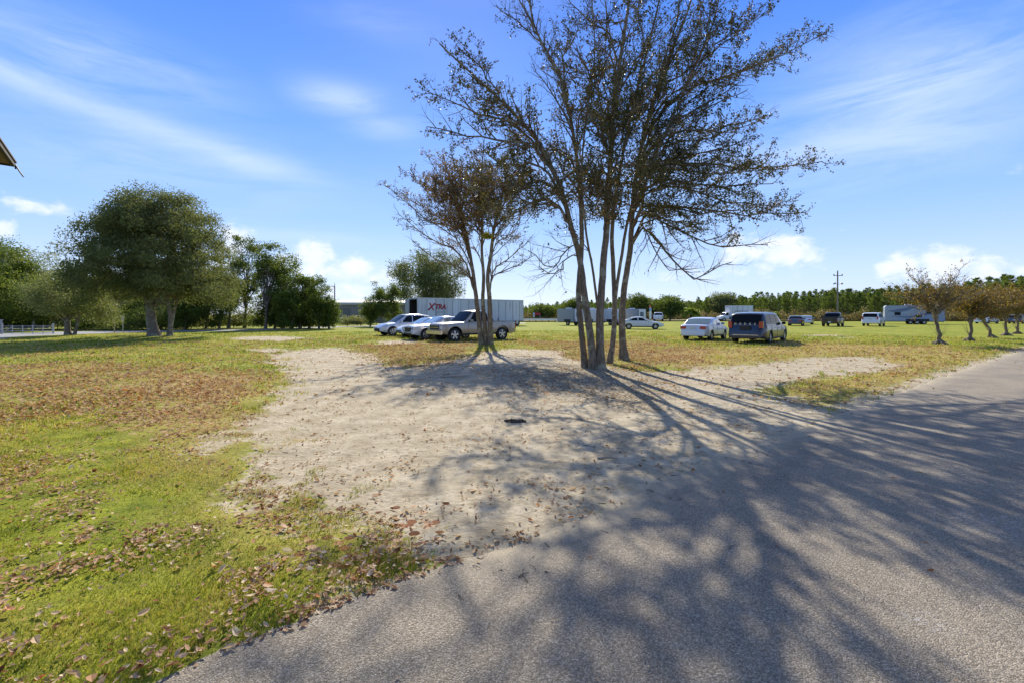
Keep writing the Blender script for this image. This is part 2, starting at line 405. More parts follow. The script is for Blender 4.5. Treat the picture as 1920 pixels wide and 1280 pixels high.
def zones(x, y):
    z = {}
    wob = (vnoise(x, y, 0.9, 3) - .5); wob2 = (vnoise(x + 50, y, 4.0, 3) - .5)
    z['asph'] = sdf(x, y, ASPH) + 0.10 * wob2
    s = sdf(x, y, SAND) + 0.9 * wob + 0.5 * wob2
    for p in SAND2: s = np.maximum(s, sdf(x, y, p) + 0.9 * wob + 0.4 * wob2)
    s = np.maximum(s, -np.abs(z['asph']) * 1.3 + 0.18 + np.clip((x + 0.6) / 2.0, -0.5, 0.25) + 0.4 * wob2)   # sandy rim along the drive
    z['sand'] = np.clip(s, -2, 2)
    l = np.full(x.shape, -9.0)
    for p in LITTER: l = np.maximum(l, sdf(x, y, p))
    z['litter'] = np.clip((l + 1.5 * wob + 0.4) / 1.2, 0, 1)
    z['debris'] = np.clip((sdf(x, y, DEBRIS) + 1.2 * wob + 0.3) / 1.0, 0, 1)
    d = np.full(x.shape, -9.0)
    for p in DRY: d = np.maximum(d, sdf(x, y, p))
    z['dry'] = np.clip((d + 2.0 * wob + 0.6) / 1.5, 0, 1)
    return z
def gheight(x, y, z=None):
    z = z or zones(x, y)
    g = np.clip(-z['sand'] / 0.5, 0, 1) * np.clip(-z['asph'] / 0.12, 0, 1)
    near = np.clip(1 - np.hypot(x, y) / 60, 0, 1)
    h = g * 0.03 + near * 0.035 * (vnoise(x, y, 0.45, 3) - .5) * np.clip(-z['asph'] / 0.6, 0, 1) + 0.02 * near * (vnoise(x, y, 3.0, 2) - .5) * np.clip(-z['asph'] / 0.4, 0, 1)
    h += 0.22 * np.exp(-(((x + 27.5) / 5) ** 2 + ((y - 33.5) / 3.0) ** 2))      # low mound at the oak
    return h - 0.03 * np.clip((z['asph']) / 0.15, 0, 1)
r = np.concatenate([[0.0, 0.3], np.geomspace(0.6, 3000, 430)])
th = np.concatenate([np.linspace(-62, 62, 620), np.linspace(66, 294, 56)]) * math.pi / 180
RR, TT = np.meshgrid(r, th, indexing='ij'); gx = RR * np.sin(TT); gy = RR * np.cos(TT)
zn = zones(gx.ravel(), gy.ravel()); gz = gheight(gx.ravel(), gy.ravel(), zn)
nr, nth = RR.shape; idx = np.arange(nr * nth).reshape(nr, nth); a = idx[:-1]; b2 = np.roll(idx, -1, 1)
quads = np.stack([idx[:-1], idx[1:], np.roll(idx, -1, 1)[1:], b2[:-1]], -1).reshape(-1, 4)[:, ::-1]
# ground material
m, nt, b = material('lawn and sand'); MG = m
pos = nt.new('ShaderNodeNewGeometry').outputs['Position']
sand, lit, dry, deb = (nt.attr(k) for k in ('sand', 'litter', 'dry', 'debris'))
nA = nt.noise(pos, 0.35, 4); nB = nt.noise(pos, 2.5, 5, 0.6); nC = nt.noise(pos, 14, 6, 0.65); nD = nt.noise(pos, 60, 5, 0.7); nW = nt.noise(pos, 0.06, 3)
green = nt.mix(nt.sstep(nB, 0.3, 0.7), G_GREEN1, G_GREEN2)
green = nt.mix(nt.math('MULTIPLY', nt.sstep(nA, 0.42, 0.68), 0.55), green, G_YEL)
green = nt.mix(nt.math('MULTIPLY', dry, nt.sstep(nC, 0.25, 0.6)), green, G_DRY)
green = nt.mix(nt.math('MULTIPLY', nt.sstep(nC, 0.5, 0.8), 0.6), green, nt.mix(1.0, green, (.35, .4, .3), 'MULTIPLY'))
sa = nt.mix(nt.sstep(nB, 0.3, 0.75), G_SAND1, G_SAND2)
sa = nt.mix(nt.math('MULTIPLY', nt.sstep(nC, 0.52, 0.68), 0.6), sa, (0.20, 0.155, 0.095))
nS = nt.noise(pos, 5.5, 6, 0.7)
sa = nt.mix(nt.math('MULTIPLY', nt.sstep(nS, 0.50, 0.66), 0.6), sa, (0.25, 0.20, 0.13))
sa = nt.mix(nt.math('MULTIPLY', nt.sstep(nD, 0.60, 0.70), 0.6), sa, (0.10, 0.08, 0.055))
sa = nt.mix(nt.math('MULTIPLY', deb, nt.sstep(nC, 0.42, 0.6)), sa, (0.11, 0.085, 0.05))
sm = nt.math('ADD', sand, nt.math('ADD', nt.math('MULTIPLY', nt.math('SUBTRACT', nC, 0.5), 1.5), nt.math('ADD', nt.math('MULTIPLY', nt.math('SUBTRACT', nB, 0.5), 1.3), nt.math('MULTIPLY', nt.math('SUBTRACT', nD, 0.5), 0.6))))
base = nt.mix(nt.sstep(sm, -0.12, 0.12), green, sa)
# fallen leaves beyond the modelled ones
vo = nt.new('ShaderNodeTexVoronoi', {'Vector': pos, 'Scale': 11.0}, feature='F1')
rc = nt.new('ShaderNodeSeparateColor', {0: vo.outputs['Color']})
leafc = nt.ramp(rc.outputs[0], [(0.0, (.09, .035, .018)), (0.4, (.24, .11, .055)), (0.7, (.38, .21, .12)), (1.0, (.50, .36, .24))])
vm = nt.math('MULTIPLY', nt.sstep(vo.outputs['Distance'], 0.52, 0.40), nt.math('GREATER_THAN', nt.math('ADD', nt.math('MULTIPLY', lit, 0.75), nt.math('MULTIPLY', nB, 0.55)), nt.math('MULTIPLY_ADD', rc.outputs[1], 0.75, 0.25)))
vm = nt.math('MULTIPLY', vm, nt.sstep(lit, 0.02, 0.3))
base = nt.mix(vm, base, leafc)
setc(b, nt, 'Base Color', base); b.inputs['Roughness'].default_value = 0.95; b.inputs['Specular IOR Level'].default_value = 0.1
hgt = nt.math('ADD', nt.math('MULTIPLY', nC, 1.0), nt.math('MULTIPLY', nD, 0.35))
bp = nt.new('ShaderNodeBump', {'Height': hgt, 'Strength': 0.8, 'Distance': 0.035}); nt.l.new(bp.outputs[0], b.inputs['Normal'])
tag(np_mesh('ground', np.stack([gx.ravel(), gy.ravel(), gz], 1), quads, m, None, True, {k: zn[k] for k in ('sand', 'litter', 'dry', 'debris')}), kind='structure')

# asphalt drive: rows parallel to its ragged edge
E = resample(np.concatenate([EDGE, np.zeros((len(EDGE), 1))], 1), 900)[:, :2]
# denser near the camera
dn = np.interp(np.linspace(0, 1, 1400), np.linspace(0, 1, len(E)), np.arange(len(E)))
sE = np.concatenate([np.linspace(0, 0.045, 40), 0.045 + (np.linspace(0, 1, 900)[1:] ** 2.2) * 0.955])
L = np.concatenate([[0], np.cumsum(np.linalg.norm(np.diff(EDGE, axis=0), axis=1))]); sE = sE * L[-1]
E = np.stack([np.interp(sE, L, EDGE[:, 0]), np.interp(sE, L, EDGE[:, 1])], 1)
nrm = unit([0.6, -0.8])
offs = np.array([-0.12, 0, 0.1, 0.25, 0.5, 1, 2, 4, 8, 16, 40, 120])
jit = (vnoise(E[:, 0], E[:, 1], 5.0, 3) - .5) * 0.16 + (vnoise(E[:, 0], E[:, 1], 0.8, 2) - .5) * 0.25
rows = np.stack([E + nrm * (o + (jit[:, None] if o < 0.3 else 0)) for o in offs], 1)
zz = np.where(offs < -0.05, -0.05, 0.0)[None, :] * np.ones(len(E))[:, None]
V = np.concatenate([rows, zz[..., None]], 2).reshape(-1, 3)
ed = np.tile(offs, len(E))
ii = np.arange(len(E) * len(offs)).reshape(len(E), len(offs))
Q = np.stack([ii[:-1, :-1], ii[:-1, 1:], ii[1:, 1:], ii[1:, :-1]], -1).reshape(-1, 4)
m, nt, b = material('asphalt')
pos = nt.new('ShaderNodeNewGeometry').outputs['Position']
edg = nt.attr('edge'); n1 = nt.noise(pos, 140, 4, 0.8); n2 = nt.noise(pos, 55, 5, 0.7); n3 = nt.noise(pos, 1.2, 5, 0.6); n4 = nt.noise(pos, 7, 5, 0.7)
vo = nt.new('ShaderNodeTexVoronoi', {'Vector': pos, 'Scale': 150.0}); rcol = nt.new('ShaderNodeSeparateColor', {0: vo.outputs['Color']}).outputs[0]
c = nt.ramp(rcol, [(0, A_DARK), (0.55, A_MID), (0.85, A_LIGHT), (1.0, A_CHIP)])
c = nt.mix(nt.math('MULTIPLY', nt.sstep(n2, 0.35, 0.7), 0.35), c, nt.mix(1.0, c, (0.55, 0.55, 0.57), 'MULTIPLY'))
c = nt.mix(nt.math('MULTIPLY', nt.sstep(n3, 0.35, 0.7), 0.3), c, nt.mix(1.0, c, (1.35, 1.3, 1.2), 'MULTIPLY'))
dust = nt.math('SUBTRACT', nt.math('MULTIPLY_ADD', n4, 1.1, 0.12), nt.math('MULTIPLY', nt.math('POWER', nt.math('MAXIMUM', edg, 0.0), 0.6), 0.9))
px_ = nt.new('ShaderNodeSeparateXYZ', {0: pos}).outputs[0]
dust = nt.math('MULTIPLY', nt.sstep(dust, 0.0, 0.75), nt.sstep(px_, -0.9, 0.6))
n5 = nt.noise(pos, 3.5, 6, 0.7, 0.8); c = nt.mix(nt.math('MULTIPLY', nt.sstep(n5, .52, .72), .35), c, nt.mix(1.0, c, (1.28, 1.22, 1.12), 'MULTIPLY')); c = nt.mix(nt.math('MULTIPLY', nt.sstep(n3, .56, .40), .4), c, nt.mix(1.0, c, (.72, .72, .74), 'MULTIPLY'))
c = nt.mix(dust, c, nt.mix(nt.sstep(n1, .4, .7), G_SAND1, G_SAND2))
sc1 = nt.noise(nt.new('ShaderNodeMapping', {'Vector': pos, 'Rotation': (0, 0, R(80)), 'Scale': (5, 22, 1)}).outputs[0], 3, 5, .7)
dxy = nt.new('ShaderNodeVectorMath', {0: pos, 1: (*G(1860, 980)[:2], 0)}, operation='DISTANCE').outputs['Value']
dx2 = nt.new('ShaderNodeVectorMath', {0: pos, 1: (*G(1740, 1165)[:2], 0)}, operation='DISTANCE').outputs['Value']
scuff = nt.math('MAXIMUM', nt.sstep(dxy, 0.6, 0.05), nt.sstep(dx2, 0.16, 0.02))
c = nt.mix(nt.math('MULTIPLY', scuff, nt.math('MULTIPLY', nt.sstep(sc1, 0.48, 0.70), 0.5)), c, (0.62, 0.62, 0.64))
setc(b, nt, 'Base Color', c); b.inputs['Roughness'].default_value = 0.88; b.inputs['Specular IOR Level'].default_value = 0.25
bp = nt.new('ShaderNodeBump', {'Height': nt.math('ADD', nt.math('MULTIPLY', vo.outputs['Distance'], -0.8), n2), 'Strength': 0.75, 'Distance': 0.007}); nt.l.new(bp.outputs[0], b.inputs['Normal'])
tag(np_mesh('driveway', V, Q, m, None, True, {'edge': ed}), kind='structure')

# roads far off: left lane curving behind the oak, highway in front of the pines
mroad = simple('old road', (0.26, 0.26, 0.27), 0.85, scale=0.5, bump=0.3)
def strip(name, near, far, mat, z):
    n = np.array([G(*p) for p in near]); f = np.array([G(*p) for p in far]); n = smooth_path(n, 60); f = smooth_path(f, 60)
    V = np.concatenate([n, f]); V[:, 2] = z
    i = np.arange(59); return tag(np_mesh(name, V, np.stack([i, i + 1, i + 61, i + 60], 1), mat), kind='structure')
strip('lane', [(-500, 652), (-100, 642), (0, 637), (60, 633), (120, 628.5), (300, 623.5), (480, 620.5), (640, 614.5), (760, 611.5), (985, 607)],
      [(-500, 634), (-100, 628), (0, 626.5), (60, 625), (120, 623), (300, 620.3), (480, 618), (640, 612.6), (760, 610), (985, 605.6)], mroad, 0.045)
strip('highway', [(900, 604.3), (985, 604.2), (1300, 603.2), (1640, 603.0), (2100, 603.5)], [(900, 602.2), (985, 602), (1300, 601.2), (1640, 601.0), (2100, 601.3)], simple('highway asphalt', (0.40, 0.39, 0.37), 0.85, scale=0.3), 0.03)
strip('verge', [(900, 602.0), (985, 601.8), (1300, 601.0), (1640, 600.8), (2100, 601.1)], [(900, 594), (985, 594), (1300, 594), (1640, 594), (2100, 594)], simple('rough verge', (0.19, 0.16, 0.07), 0.95, var=0.4, scale=0.35, bump=0.5), 0.035)
# ------------------------------------------------------------------ grass blades, fallen leaves, litter
def scatter(n, d0, d1, az0=-50.5, az1=50.5, pw=1.0):
    """points in a sector in front of the camera, density falling with distance"""
    u = rng.uniform(0, 1, n)
    if pw == 0: d = d0 * (d1 / d0) ** u
    else: d = (d0 ** pw + u * (d1 ** pw - d0 ** pw)) ** (1 / pw)
    a = np.radians(rng.uniform(az0, az1, n)); return d * np.sin(a), d * np.cos(a)
def grass(name, n, d0, d1, h, wd, label_mat, az0=-50.5, az1=20, pw=0):
    x, y = scatter(n, d0, d1, az0, az1, pw); z = zones(x, y)
    ht = (vnoise(x, y, 1.3, 3) - .5)
    lush = np.clip(0.75 + 2.0 * ht - 0.5 * z['litter'] - 0.35 * z['dry'], 0.15, 1)
    keep = (z['asph'] < -0.01) & (z['sand'] < 0.03 + 0.10 * rng.normal(size=n) + np.where((x > -1.1) & (y < 7), 0.3, 1.6) * np.clip(vnoise(x + 70, y + 3, 3.5, 3) - .5, -.1, 1) * 2) & (rng.uniform(0, 1, n) < lush)
    x, y = x[keep], y[keep]; lush = lush[keep]; dry = z['dry'][keep]; lit = z['litter'][keep]; n = len(x)
    g = gheight(x, y, {k: v[keep] for k, v in z.items()}) - 0.004
    d = np.hypot(x, y); hh = h * rng.uniform(0.4, 1.25, n) * (0.55 + 0.6 * lush) * np.clip(0.75 + d / 14, 0.8, 2.0)
    ww = wd * rng.uniform(0.7, 1.4, n) * np.clip(0.6 + d / 6, 0.8, 6)
    a = rng.uniform(0, 2 * math.pi, n); b_ = rng.uniform(0, 2 * math.pi, n); lean = rng.uniform(0.15, 1.1, n) * hh
    base = np.stack([x, y, g], 1); s = np.stack([np.cos(a), np.sin(a), 0 * a], 1) * ww[:, None] / 2
    ld = np.stack([np.cos(b_), np.sin(b_), 0 * a], 1)
    mid = base + ld * (lean * 0.35)[:, None] + np.array([0, 0, 1]) * (hh * 0.6)[:, None]
    tip = base + ld * lean[:, None] + np.array([0, 0, 1]) * hh[:, None]
    V = np.stack([base - s, base + s, mid + s * 0.7, mid - s * 0.7, tip], 1).reshape(-1, 3)
    i = np.arange(n)[:, None] * 5
    rnd = np.clip(rng.uniform(0, 0.6, n) + 0.5 * dry * rng.uniform(0, 1, n) + 0.25 * lit * rng.uniform(0, 1, n) + 1.1 * (vnoise(x + 9, y, 0.8, 3) - 0.42) + 0.7 * (vnoise(x + 2, y + 40, 4.5, 3) - 0.45) + (rng.uniform(0, 1, n) < 0.14) * 0.4, 0, 1)
    return tag(np_mesh(name, V, [i + np.array([0, 1, 2, 3]), i + np.array([3, 2, 4])], label_mat, None, False, {'rnd': np.repeat(rnd, 5)}), kind='stuff')
mgrass = leafmat('grass blade', [(0, (.10, .16, .02)), (0.3, (.23, .29, .03)), (0.52, (.40, .39, .055)), (0.75, (.50, .40, .14)), (1, (.58, .46, .26))], trans=0.42, rough=0.5, spec=0.25)
tag(grass('grass', 260000, 1.7, 9.0, 0.030, 0.0034, mgrass, pw=0.6), 'short yellow green grass on the near left of the lawn', 'grass')
tag(grass('far_grass', 170000, 9.0, 45.0, 0.042, 0.006, mgrass, az1=50.5, pw=0.5), 'short sunlit grass of the field beyond the sand', 'grass')

def curled(n, x, y, z, l, wd, tilt, rndv):
    """leaf: two rows of three, curled along and across"""
    a = rng.uniform(0, 2 * math.pi, n); D = np.stack([np.cos(a), np.sin(a), rng.normal(size=n) * tilt], 1); D /= np.linalg.norm(D, axis=1, keepdims=True)
    N = np.stack([rng.normal(size=n) * tilt, rng.normal(size=n) * tilt, np.ones(n)], 1); S = np.cross(D, N); S /= np.linalg.norm(S, axis=1, keepdims=True); N = np.cross(S, D)
    flip = np.where(N[:, 2:] < 0, -1, 1); N = N * flip
    c = rng.uniform(0.0, 0.35, n)[:, None] * l[:, None]; k = rng.uniform(-0.1, 0.5, n)[:, None] * wd[:, None]
    Pn = np.stack([x, y, z], 1); l = l[:, None]; wd = wd[:, None]
    p0 = Pn - D * l * .5 + N * c * .5; p3 = Pn + D * l * .5 + N * c * .5
    a1 = Pn - D * l * .17; a2 = Pn + D * l * .2
    V = np.stack([p0, a1 + S * wd * .5 + N * k, a1, a1 - S * wd * .5 + N * k, a2 + S * wd * .42 + N * k, a2, a2 - S * wd * .42 + N * k, p3], 1).reshape(-1, 3)
    i = np.arange(n)[:, None] * 8
    return V, [np.concatenate([i + np.array(t) for t in ([0, 2, 1], [0, 3, 2], [4, 5, 7], [5, 6, 7])]), np.concatenate([i + np.array(t) for t in ([1, 2, 5, 4], [2, 3, 6, 5])])], np.repeat(rndv, 8)
mdead = leafmat('fallen leaf', [(0, (.13, .05, .022)), (0.18, (.34, .16, .08)), (0.42, (.50, .32, .21)), (0.7, (.64, .45, .30)), (0.93, (.78, .66, .50)), (1, (.65, .18, .03))], trans=0.3, rough=0.85, spec=0.08)
def litter(name, n, d0, d1, L0, pw, base=0.06, az1=50.5):
    x, y = scatter(n, d0, d1, -50.5, az1, pw); z = zones(x, y)
    nb = vnoise(x + 3, y + 8, 1.7, 3)
    pr = 0.26 * np.clip((nb - 0.35) * 5, 0.1, 1.6) * (0.3 + 1.4 * (vnoise(x + 31, y + 5, 3.3, 3) > .5)) + 0.9 * z['litter'] * np.clip((nb - 0.28) * 4, 0, 1) + 0.06 * z['dry'] + 0.25 * z['debris']
    pr = np.where(z['sand'] > 0.25, pr * 0.25, pr) 
    pr = pr + 0.28 * np.exp(-(np.abs(z['asph'] + 0.05) / 0.07) ** 2) * (x < 0.2)        # drift caught along the edge of the drive
    pr = np.where(z['asph'] > 0.05, 0.0012, pr)
    keep = rng.uniform(0, 1, n) < pr
    x, y = x[keep], y[keep]; zk = {k: v[keep] for k, v in z.items()}; n = len(x)
    ongrass = (zk['sand'] < 0) & (zk['asph'] < 0)
    h = np.maximum(gheight(x, y, zk), np.where(zk['asph'] > -0.12, 0.0, -1)) + np.where(ongrass, rng.uniform(0.008, 0.045, n), 0.006)
    d = np.hypot(x, y); l = L0 * rng.uniform(0.4, 1.0, n) ** 1.0 * np.where(rng.uniform(0, 1, n) < .10, 1.8, 1.1) * np.clip(0.8 + d / 40, 1, 1.5); wd = l * rng.uniform(0.32, 0.55, n)
    V, Fc, rn = curled(n, x, y, h, l, wd, 0.35, np.clip(rng.beta(1.6, 1.3, n), 0, 1))
    return tag(np_mesh(name, V, Fc, mdead, None, False, {'rnd': rn}), kind='stuff')
tag(litter('fallen_leaves', 95000, 1.7, 9.0, 0.044, 0.9), 'curled brown leaves scattered over the near grass and sand', 'leaves')
tag(litter('far_fallen_leaves', 190000, 9.0, 34.0, 0.07, 1.0), 'brown leaves littering the lawn and sand further off', 'leaves')

# twigs, bark crumbs and pebbles on the sand
B = Branches()
x, y = scatter(1500, 2.6, 24, -32, 40, 0.9); z = zones(x, y)
k = (z['sand'] > 0.0) & (z['asph'] < 0.5); x, y = x[k], y[k]
for px, py in zip(x, y):
    L_ = rng.uniform(0.02, 0.09); a = rng.uniform(0, 6.28); p0 = np.array([px, py, 0.004])
    p = np.stack([p0, p0 + np.array([math.cos(a), math.sin(a), 0.03]) * L_ / 2 + rng.normal(size=3) * .006, p0 + np.array([math.cos(a + .2), math.sin(a + .2), 0.0]) * L_])
    B.add(p, np.array([.004, .0035, .002]) * rng.uniform(.5, 1.1), 4)
tag(B.build('twig_litter', simple('dry twig', (.10, .075, .05), .9), None), 'small dark twigs and crumbs strewn over the sand', 'twigs', kind='stuff')
def stick(px0, px1, rad, label):
    a, b_ = G(*px0), G(*px1); a[2] = b_[2] = rad; m_ = (a + b_) / 2 + np.array([0.03, 0.02, 0.01])
    mb = MB(); q = smooth_path([a, m_, b_], 7); mb.tube(q, np.linspace(rad, rad * .5, 7), 7)
    d = unit(b_ - a); s_ = q[3]; mb.tube([s_, s_ + d * .08 + np.array([-d[1], d[0], .3]) * .10], [rad * .5, rad * .25], 5)
    tag(mb.build('stick', simple('dry stick', (.30, .24, .18), .9), None, True), label, 'stick')
stick((652, 1006), (690, 1024), .009, 'pale dry stick lying in the grass by the sand edge')
stick((826, 708), (876, 706), .018, 'long thin dark branch lying flat on the pale sand')
stick((1120, 861), (1158, 863), .014, 'short dark stick on the sand beside the drive')
stick((770, 726), (792, 727), .016, 'small grey stick on the sand far from the drive')
# stump hole: dark rotten root crown in the sand
mb = MB(); c0 = G(968, 789)
for k in range(16):
    a = k / 16 * 6.28 + random.uniform(-.2, .2); r_ = random.uniform(.05, .2)
    mb.tube([c0 + np.array([math.cos(a) * r_ * 1.2, math.sin(a) * r_ * .5, .0]), c0 + np.array([math.cos(a + .5) * r_ * .7, math.sin(a + .5) * r_ * .3, random.uniform(.006, .02)]), c0 + np.array([math.cos(a + .9) * r_ * .9, math.sin(a + .9) * r_ * .5, 0])], [.012, .02, .01], 5)
tag(mb.build('root_stub', simple('rotten wood', (.07, .05, .035), .95), None, True), 'dark rotten root remains sticking out of the sand', 'root')
# ------------------------------------------------------------------ the grove in the middle
M_BARK = barkmat('grove bark', (.07, .052, .033), (.27, .215, .145), (.36, .35, .24))
M_BARK2 = barkmat('oak bark', (.09, .07, .05), (.28, .23, .17), (.34, .34, .27))
M_OAKL = leafmat('grove leaf', [(0, (.035, .05, .015)), (0.45, (.085, .085, .027)), (0.75, (.15, .11, .045)), (0.92, (.28, .15, .07)), (1, (.40, .23, .08))], trans=0.3, rough=0.5, spec=0.22)
M_OAKL2 = leafmat('browning leaf', [(0, (.07, .065, .022)), (0.35, (.16, .115, .045)), (0.7, (.27, .165, .08)), (1, (.42, .26, .10))], trans=0.32, rough=0.5, spec=0.2)

def px_path(pts, d, n=18, dz=0.0):
    q = [P(x, y, d + (dz * i / (len(pts) - 1))) for i, (x, y) in enumerate(pts)]
    return smooth_path(q, n)
def at_y(path, y_px):
    """point on a stem nearest to a picture row"""
    rows = HZ - (path[:, 2] - H) / path[:, 1] * F
    i = int(np.argmin(abs(rows - y_px))); return i
def limb(path, i, tip, ctrl=None, sag=0.0, n=12):
    a = path[i]; t = unit(path[min(i + 1, len(path) - 1)] - path[max(0, i - 1)])
    L_ = np.linalg.norm(tip - a); m1 = a + t * L_ * 0.22 + (tip - a) * 0.14; m2 = a + (tip - a) * 0.62 + np.array([0, 0, 0.07 * L_ - sag])
    q = smooth_path([a, m1, m2, tip], n); q[1:-1] += rng.normal(size=(n - 2, 3)) * 0.035
    return q
LSP = 0.028
def build_tree(name, label, cat, base, stems, limbs, leafmat_, leaf=(0.088, 0.042), group=None, leafname='foliage', autos=None, extra=None, dens=1.0, flare=1.38, stemleaf=True):
    """stems: list of (path, r_base, r_top); limbs: (stem, row px, tip 3-D, r, density, leafprob, sag)"""
    global rng
    rng = np.random.default_rng(sum(map(ord, name)))
    t = thing(name, label, cat, tuple(base), group=group)
    LP = []
    allb = Branches()
    for k, (path, rb, rt) in enumerate(stems):
        B = Branches(); n = len(path); u = np.linspace(0, 1, n)
        rad = rb + (rt - rb) * u ** 0.85
        h = path[:, 2] - path[0, 2]
        rad = rad * (1 + (flare - 1) * np.exp(-h / 0.16)) if rb > 0 else rad
        p2 = path.copy(); p2[0, 2] -= 0.08 if h[0] == 0 and path[0, 2] < 0.3 else 0
        q = resample(p2, n * 2); rq = np.interp(np.linspace(0, 1, n * 2), np.linspace(0, 1, n), rad)
        q[2:-2] += rng.normal(size=(len(q) - 4, 3)) * (rq[2:-2, None] * 0.05)
        B.add(q, rq, 12)
        for (s, row, tip, r, de, lp, sag) in [l for l in limbs if l[0] == k]:
            i = at_y(path, row); L_ = limb(path, i, tip, sag=sag)
            r = min(r, rad[i] * 0.75)
            B.add(L_, np.linspace(r, 0.012, 12), 7)
            if de > 0.05 or lp >= 0:
                foliate(allb, LP, L_, r, density=de * dens, leafprob=lp * (.97 if row >= 365 else .72), start=0.22, leafsp=LSP, sp3=0.12, sp2=0.22)
        if autos:
            for _ in range(autos['n']):
                hh = rng.uniform(autos['z0'], min(autos['z1'], path[-1, 2] * .8)); i = int(np.argmin(abs(path[:, 2] - hh)))
                a = rng.uniform(0, 2 * math.pi); L_ = rng.uniform(*autos['len']) * (1.15 - 0.5 * (hh - autos['z0']) / (autos['z1'] - autos['z0'] + 1e-6))
                tip = path[i] + np.array([math.cos(a) * autos.get('sx', 1), math.sin(a), 0]) * L_ + np.array([0, 0, L_ * rng.uniform(0.25, 0.95)])
                l = limb(path, i, tip); r = min(0.045, rad[i] * 0.6)
                B.add(l, np.linspace(r, 0.01, 12), 6)
                foliate(allb, LP, l, r, density=autos['dens'] * dens, leafprob=autos.get('lp', .8), start=0.25, leafsp=LSP, sp3=0.12, sp2=0.22)
        # the stem itself carries fine growth high up
        ip = int(np.argmin(abs(path[:, 2] - (autos['z0'] + 1.5 if autos else 5))))
        if stemleaf: foliate(allb, LP, path[ip:], rad[ip], density=0.45 * dens, leafprob=.7, start=0.0, l2=(0.5, 1.3))
        B.build('trunk', M_BARK, t, base)
    allb.build('branches', M_BARK, t, base)
    Pn = np.concatenate(LP)
    rnd_b = np.clip((vnoise(Pn[:, 0] * 1.0 + 20, Pn[:, 2] + Pn[:, 1] * .7 + 20, 0.6, 2) - .3) * 1.8, 0, 1)
    leaf_obj(leafname, Pn - np.asarray(base), leaf[0], leaf[1], leafmat_, t, bias=rnd_b, up=-0.1)
    print(name, 'leaves', len(Pn)); return t

dA = 13.85
S1 = px_path([(1098, 689), (1092, 640), (1088, 600), (1084, 549), (1091, 461), (1089, 390), (1085, 330), (1075, 250), (1063, 190), (1050, 140), (1020, 89), (999, 40), (990, -30), (985, -110)], dA + .15, 26, .5)
S2 = px_path([(1113, 690), (1108, 640), (1103, 600), (1095, 549), (1086, 478), (1071, 426), (1055, 366), (1030, 305), (1000, 255), (955, 205), (908, 160), (855, 112), (824, 82)], dA - .05, 26, -.6)
S3 = px_path([(1127, 690), (1124, 619), (1129, 531), (1133, 468), (1138, 426), (1145, 300), (1150, 200), (1165, 100), (1180, 0), (1190, -90), (1196, -180)], dA - .05, 26, .3)
S3b = px_path([(1124, 590), (1118, 555), (1110, 496), (1101, 454), (1096, 408), (1090, 330), (1098, 230), (1115, 110), (1110, 0), (1100, -90)], dA, 22, -1.0)
S4 = px_path([(1142, 680), (1151, 625), (1152, 549), (1149, 489), (1147, 455), (1152, 380), (1166, 300), (1187, 200), (1212, 100), (1236, 0), (1250, -90)], 15.0, 26, .8)
S4b = px_path([(1151, 590), (1156, 542), (1166, 478), (1173, 433), (1186, 380), (1212, 320), (1252, 240), (1292, 150), (1332, 60), (1352, -20), (1366, -80)], 15.0, 24, -1.2)
S5 = px_path([(1170, 676), (1166, 601), (1172, 531), (1182, 468), (1184, 430), (1190, 350), (1206, 260), (1228, 180), (1258, 100), (1290, 20), (1312, -60)], 16.1, 26, .3)
def LM(s, row, px, py, d, r=.045, de=1.0, lp=.9, sag=0.0): return (s, row, P(px, py, d), r, de, lp, sag)
limA = [  # left side of the crown
    LM(1, 424, 960, 372, 12.9, .05, .9, .8), LM(1, 420, 905, 395, 14.9, .045, .8, .8), LM(1, 395, 880, 350, 12.0, .04, .9, .9), LM(1, 372, 850, 312, 14.6, .045, .9, .9), LM(1, 350, 800, 238, 13.2, .05, .8, .85),
    LM(1, 330, 796, 170, 14.6, .045, .75, .9), LM(1, 230, 860, 90, 13.4, .03, .9, .95), LM(0, 130, 930, 10, 14.3, .03, .35, .5), LM(1, 300, 905, 200, 11.6, .04, .8, .9), 
    LM(1, 320, 940, 300, 16.0, .04, .8, .9), LM(1, 380, 1010, 350, 11.2, .04, .9, .9), LM(0, 400, 1000, 400, 16.2, .035, .55, .6), LM(0, 350, 960, 250, 15.8, .035, .6, .7), LM(0, 300, 1000, 120, 15.4, .035, .4, .5), LM(0, 250, 985, 20, 14.6, .03, .3, .4),
    LM(0, 200, 1090, 20, 16.0, .03, .5, .6), LM(0, 90, 950, -40, 13.6, .03, .3, .4), LM(0, 505, 990, 470, 13.0, .025, .12, .35, .5), LM(1, 500, 1010, 500, 12.4, .022, .12, .35, .3), LM(3, 505, 1060, 420, 12.2, .02, .3, .5),
    # centre
    LM(2, 400, 1075, 330, 11.3, .045, 1, .95), LM(2, 380, 1180, 300, 11.0, .045, 1, .95), LM(2, 430, 1090, 395, 15.9, .04, 1, .95), LM(2, 440, 1160, 400, 12.0, .04, 1.1, 1), LM(2, 330, 1100, 200, 11.5, .045, .8, .85), LM(2, 300, 1230, 160, 11.6, .045, 1, .95),
    LM(2, 250, 1080, 90, 11.8, .04, .5, .6), LM(2, 240, 1240, 40, 12.2, .04, .8, .9), LM(2, 200, 1130, -30, 12.6, .035, .5, .6), LM(2, 170, 1050, -20, 15.6, .035, .35, .4), LM(2, 350, 1150, 250, 16.4, .045, .9, .9), LM(2, 280, 1170, 110, 16.2, .04, .8, .9),
    LM(3, 400, 1040, 290, 13.6, .03, .7, .8), LM(3, 300, 1040, 130, 12.6, .03, .4, .5), LM(3, 250, 1150, 90, 11.6, .03, .6, .8)]
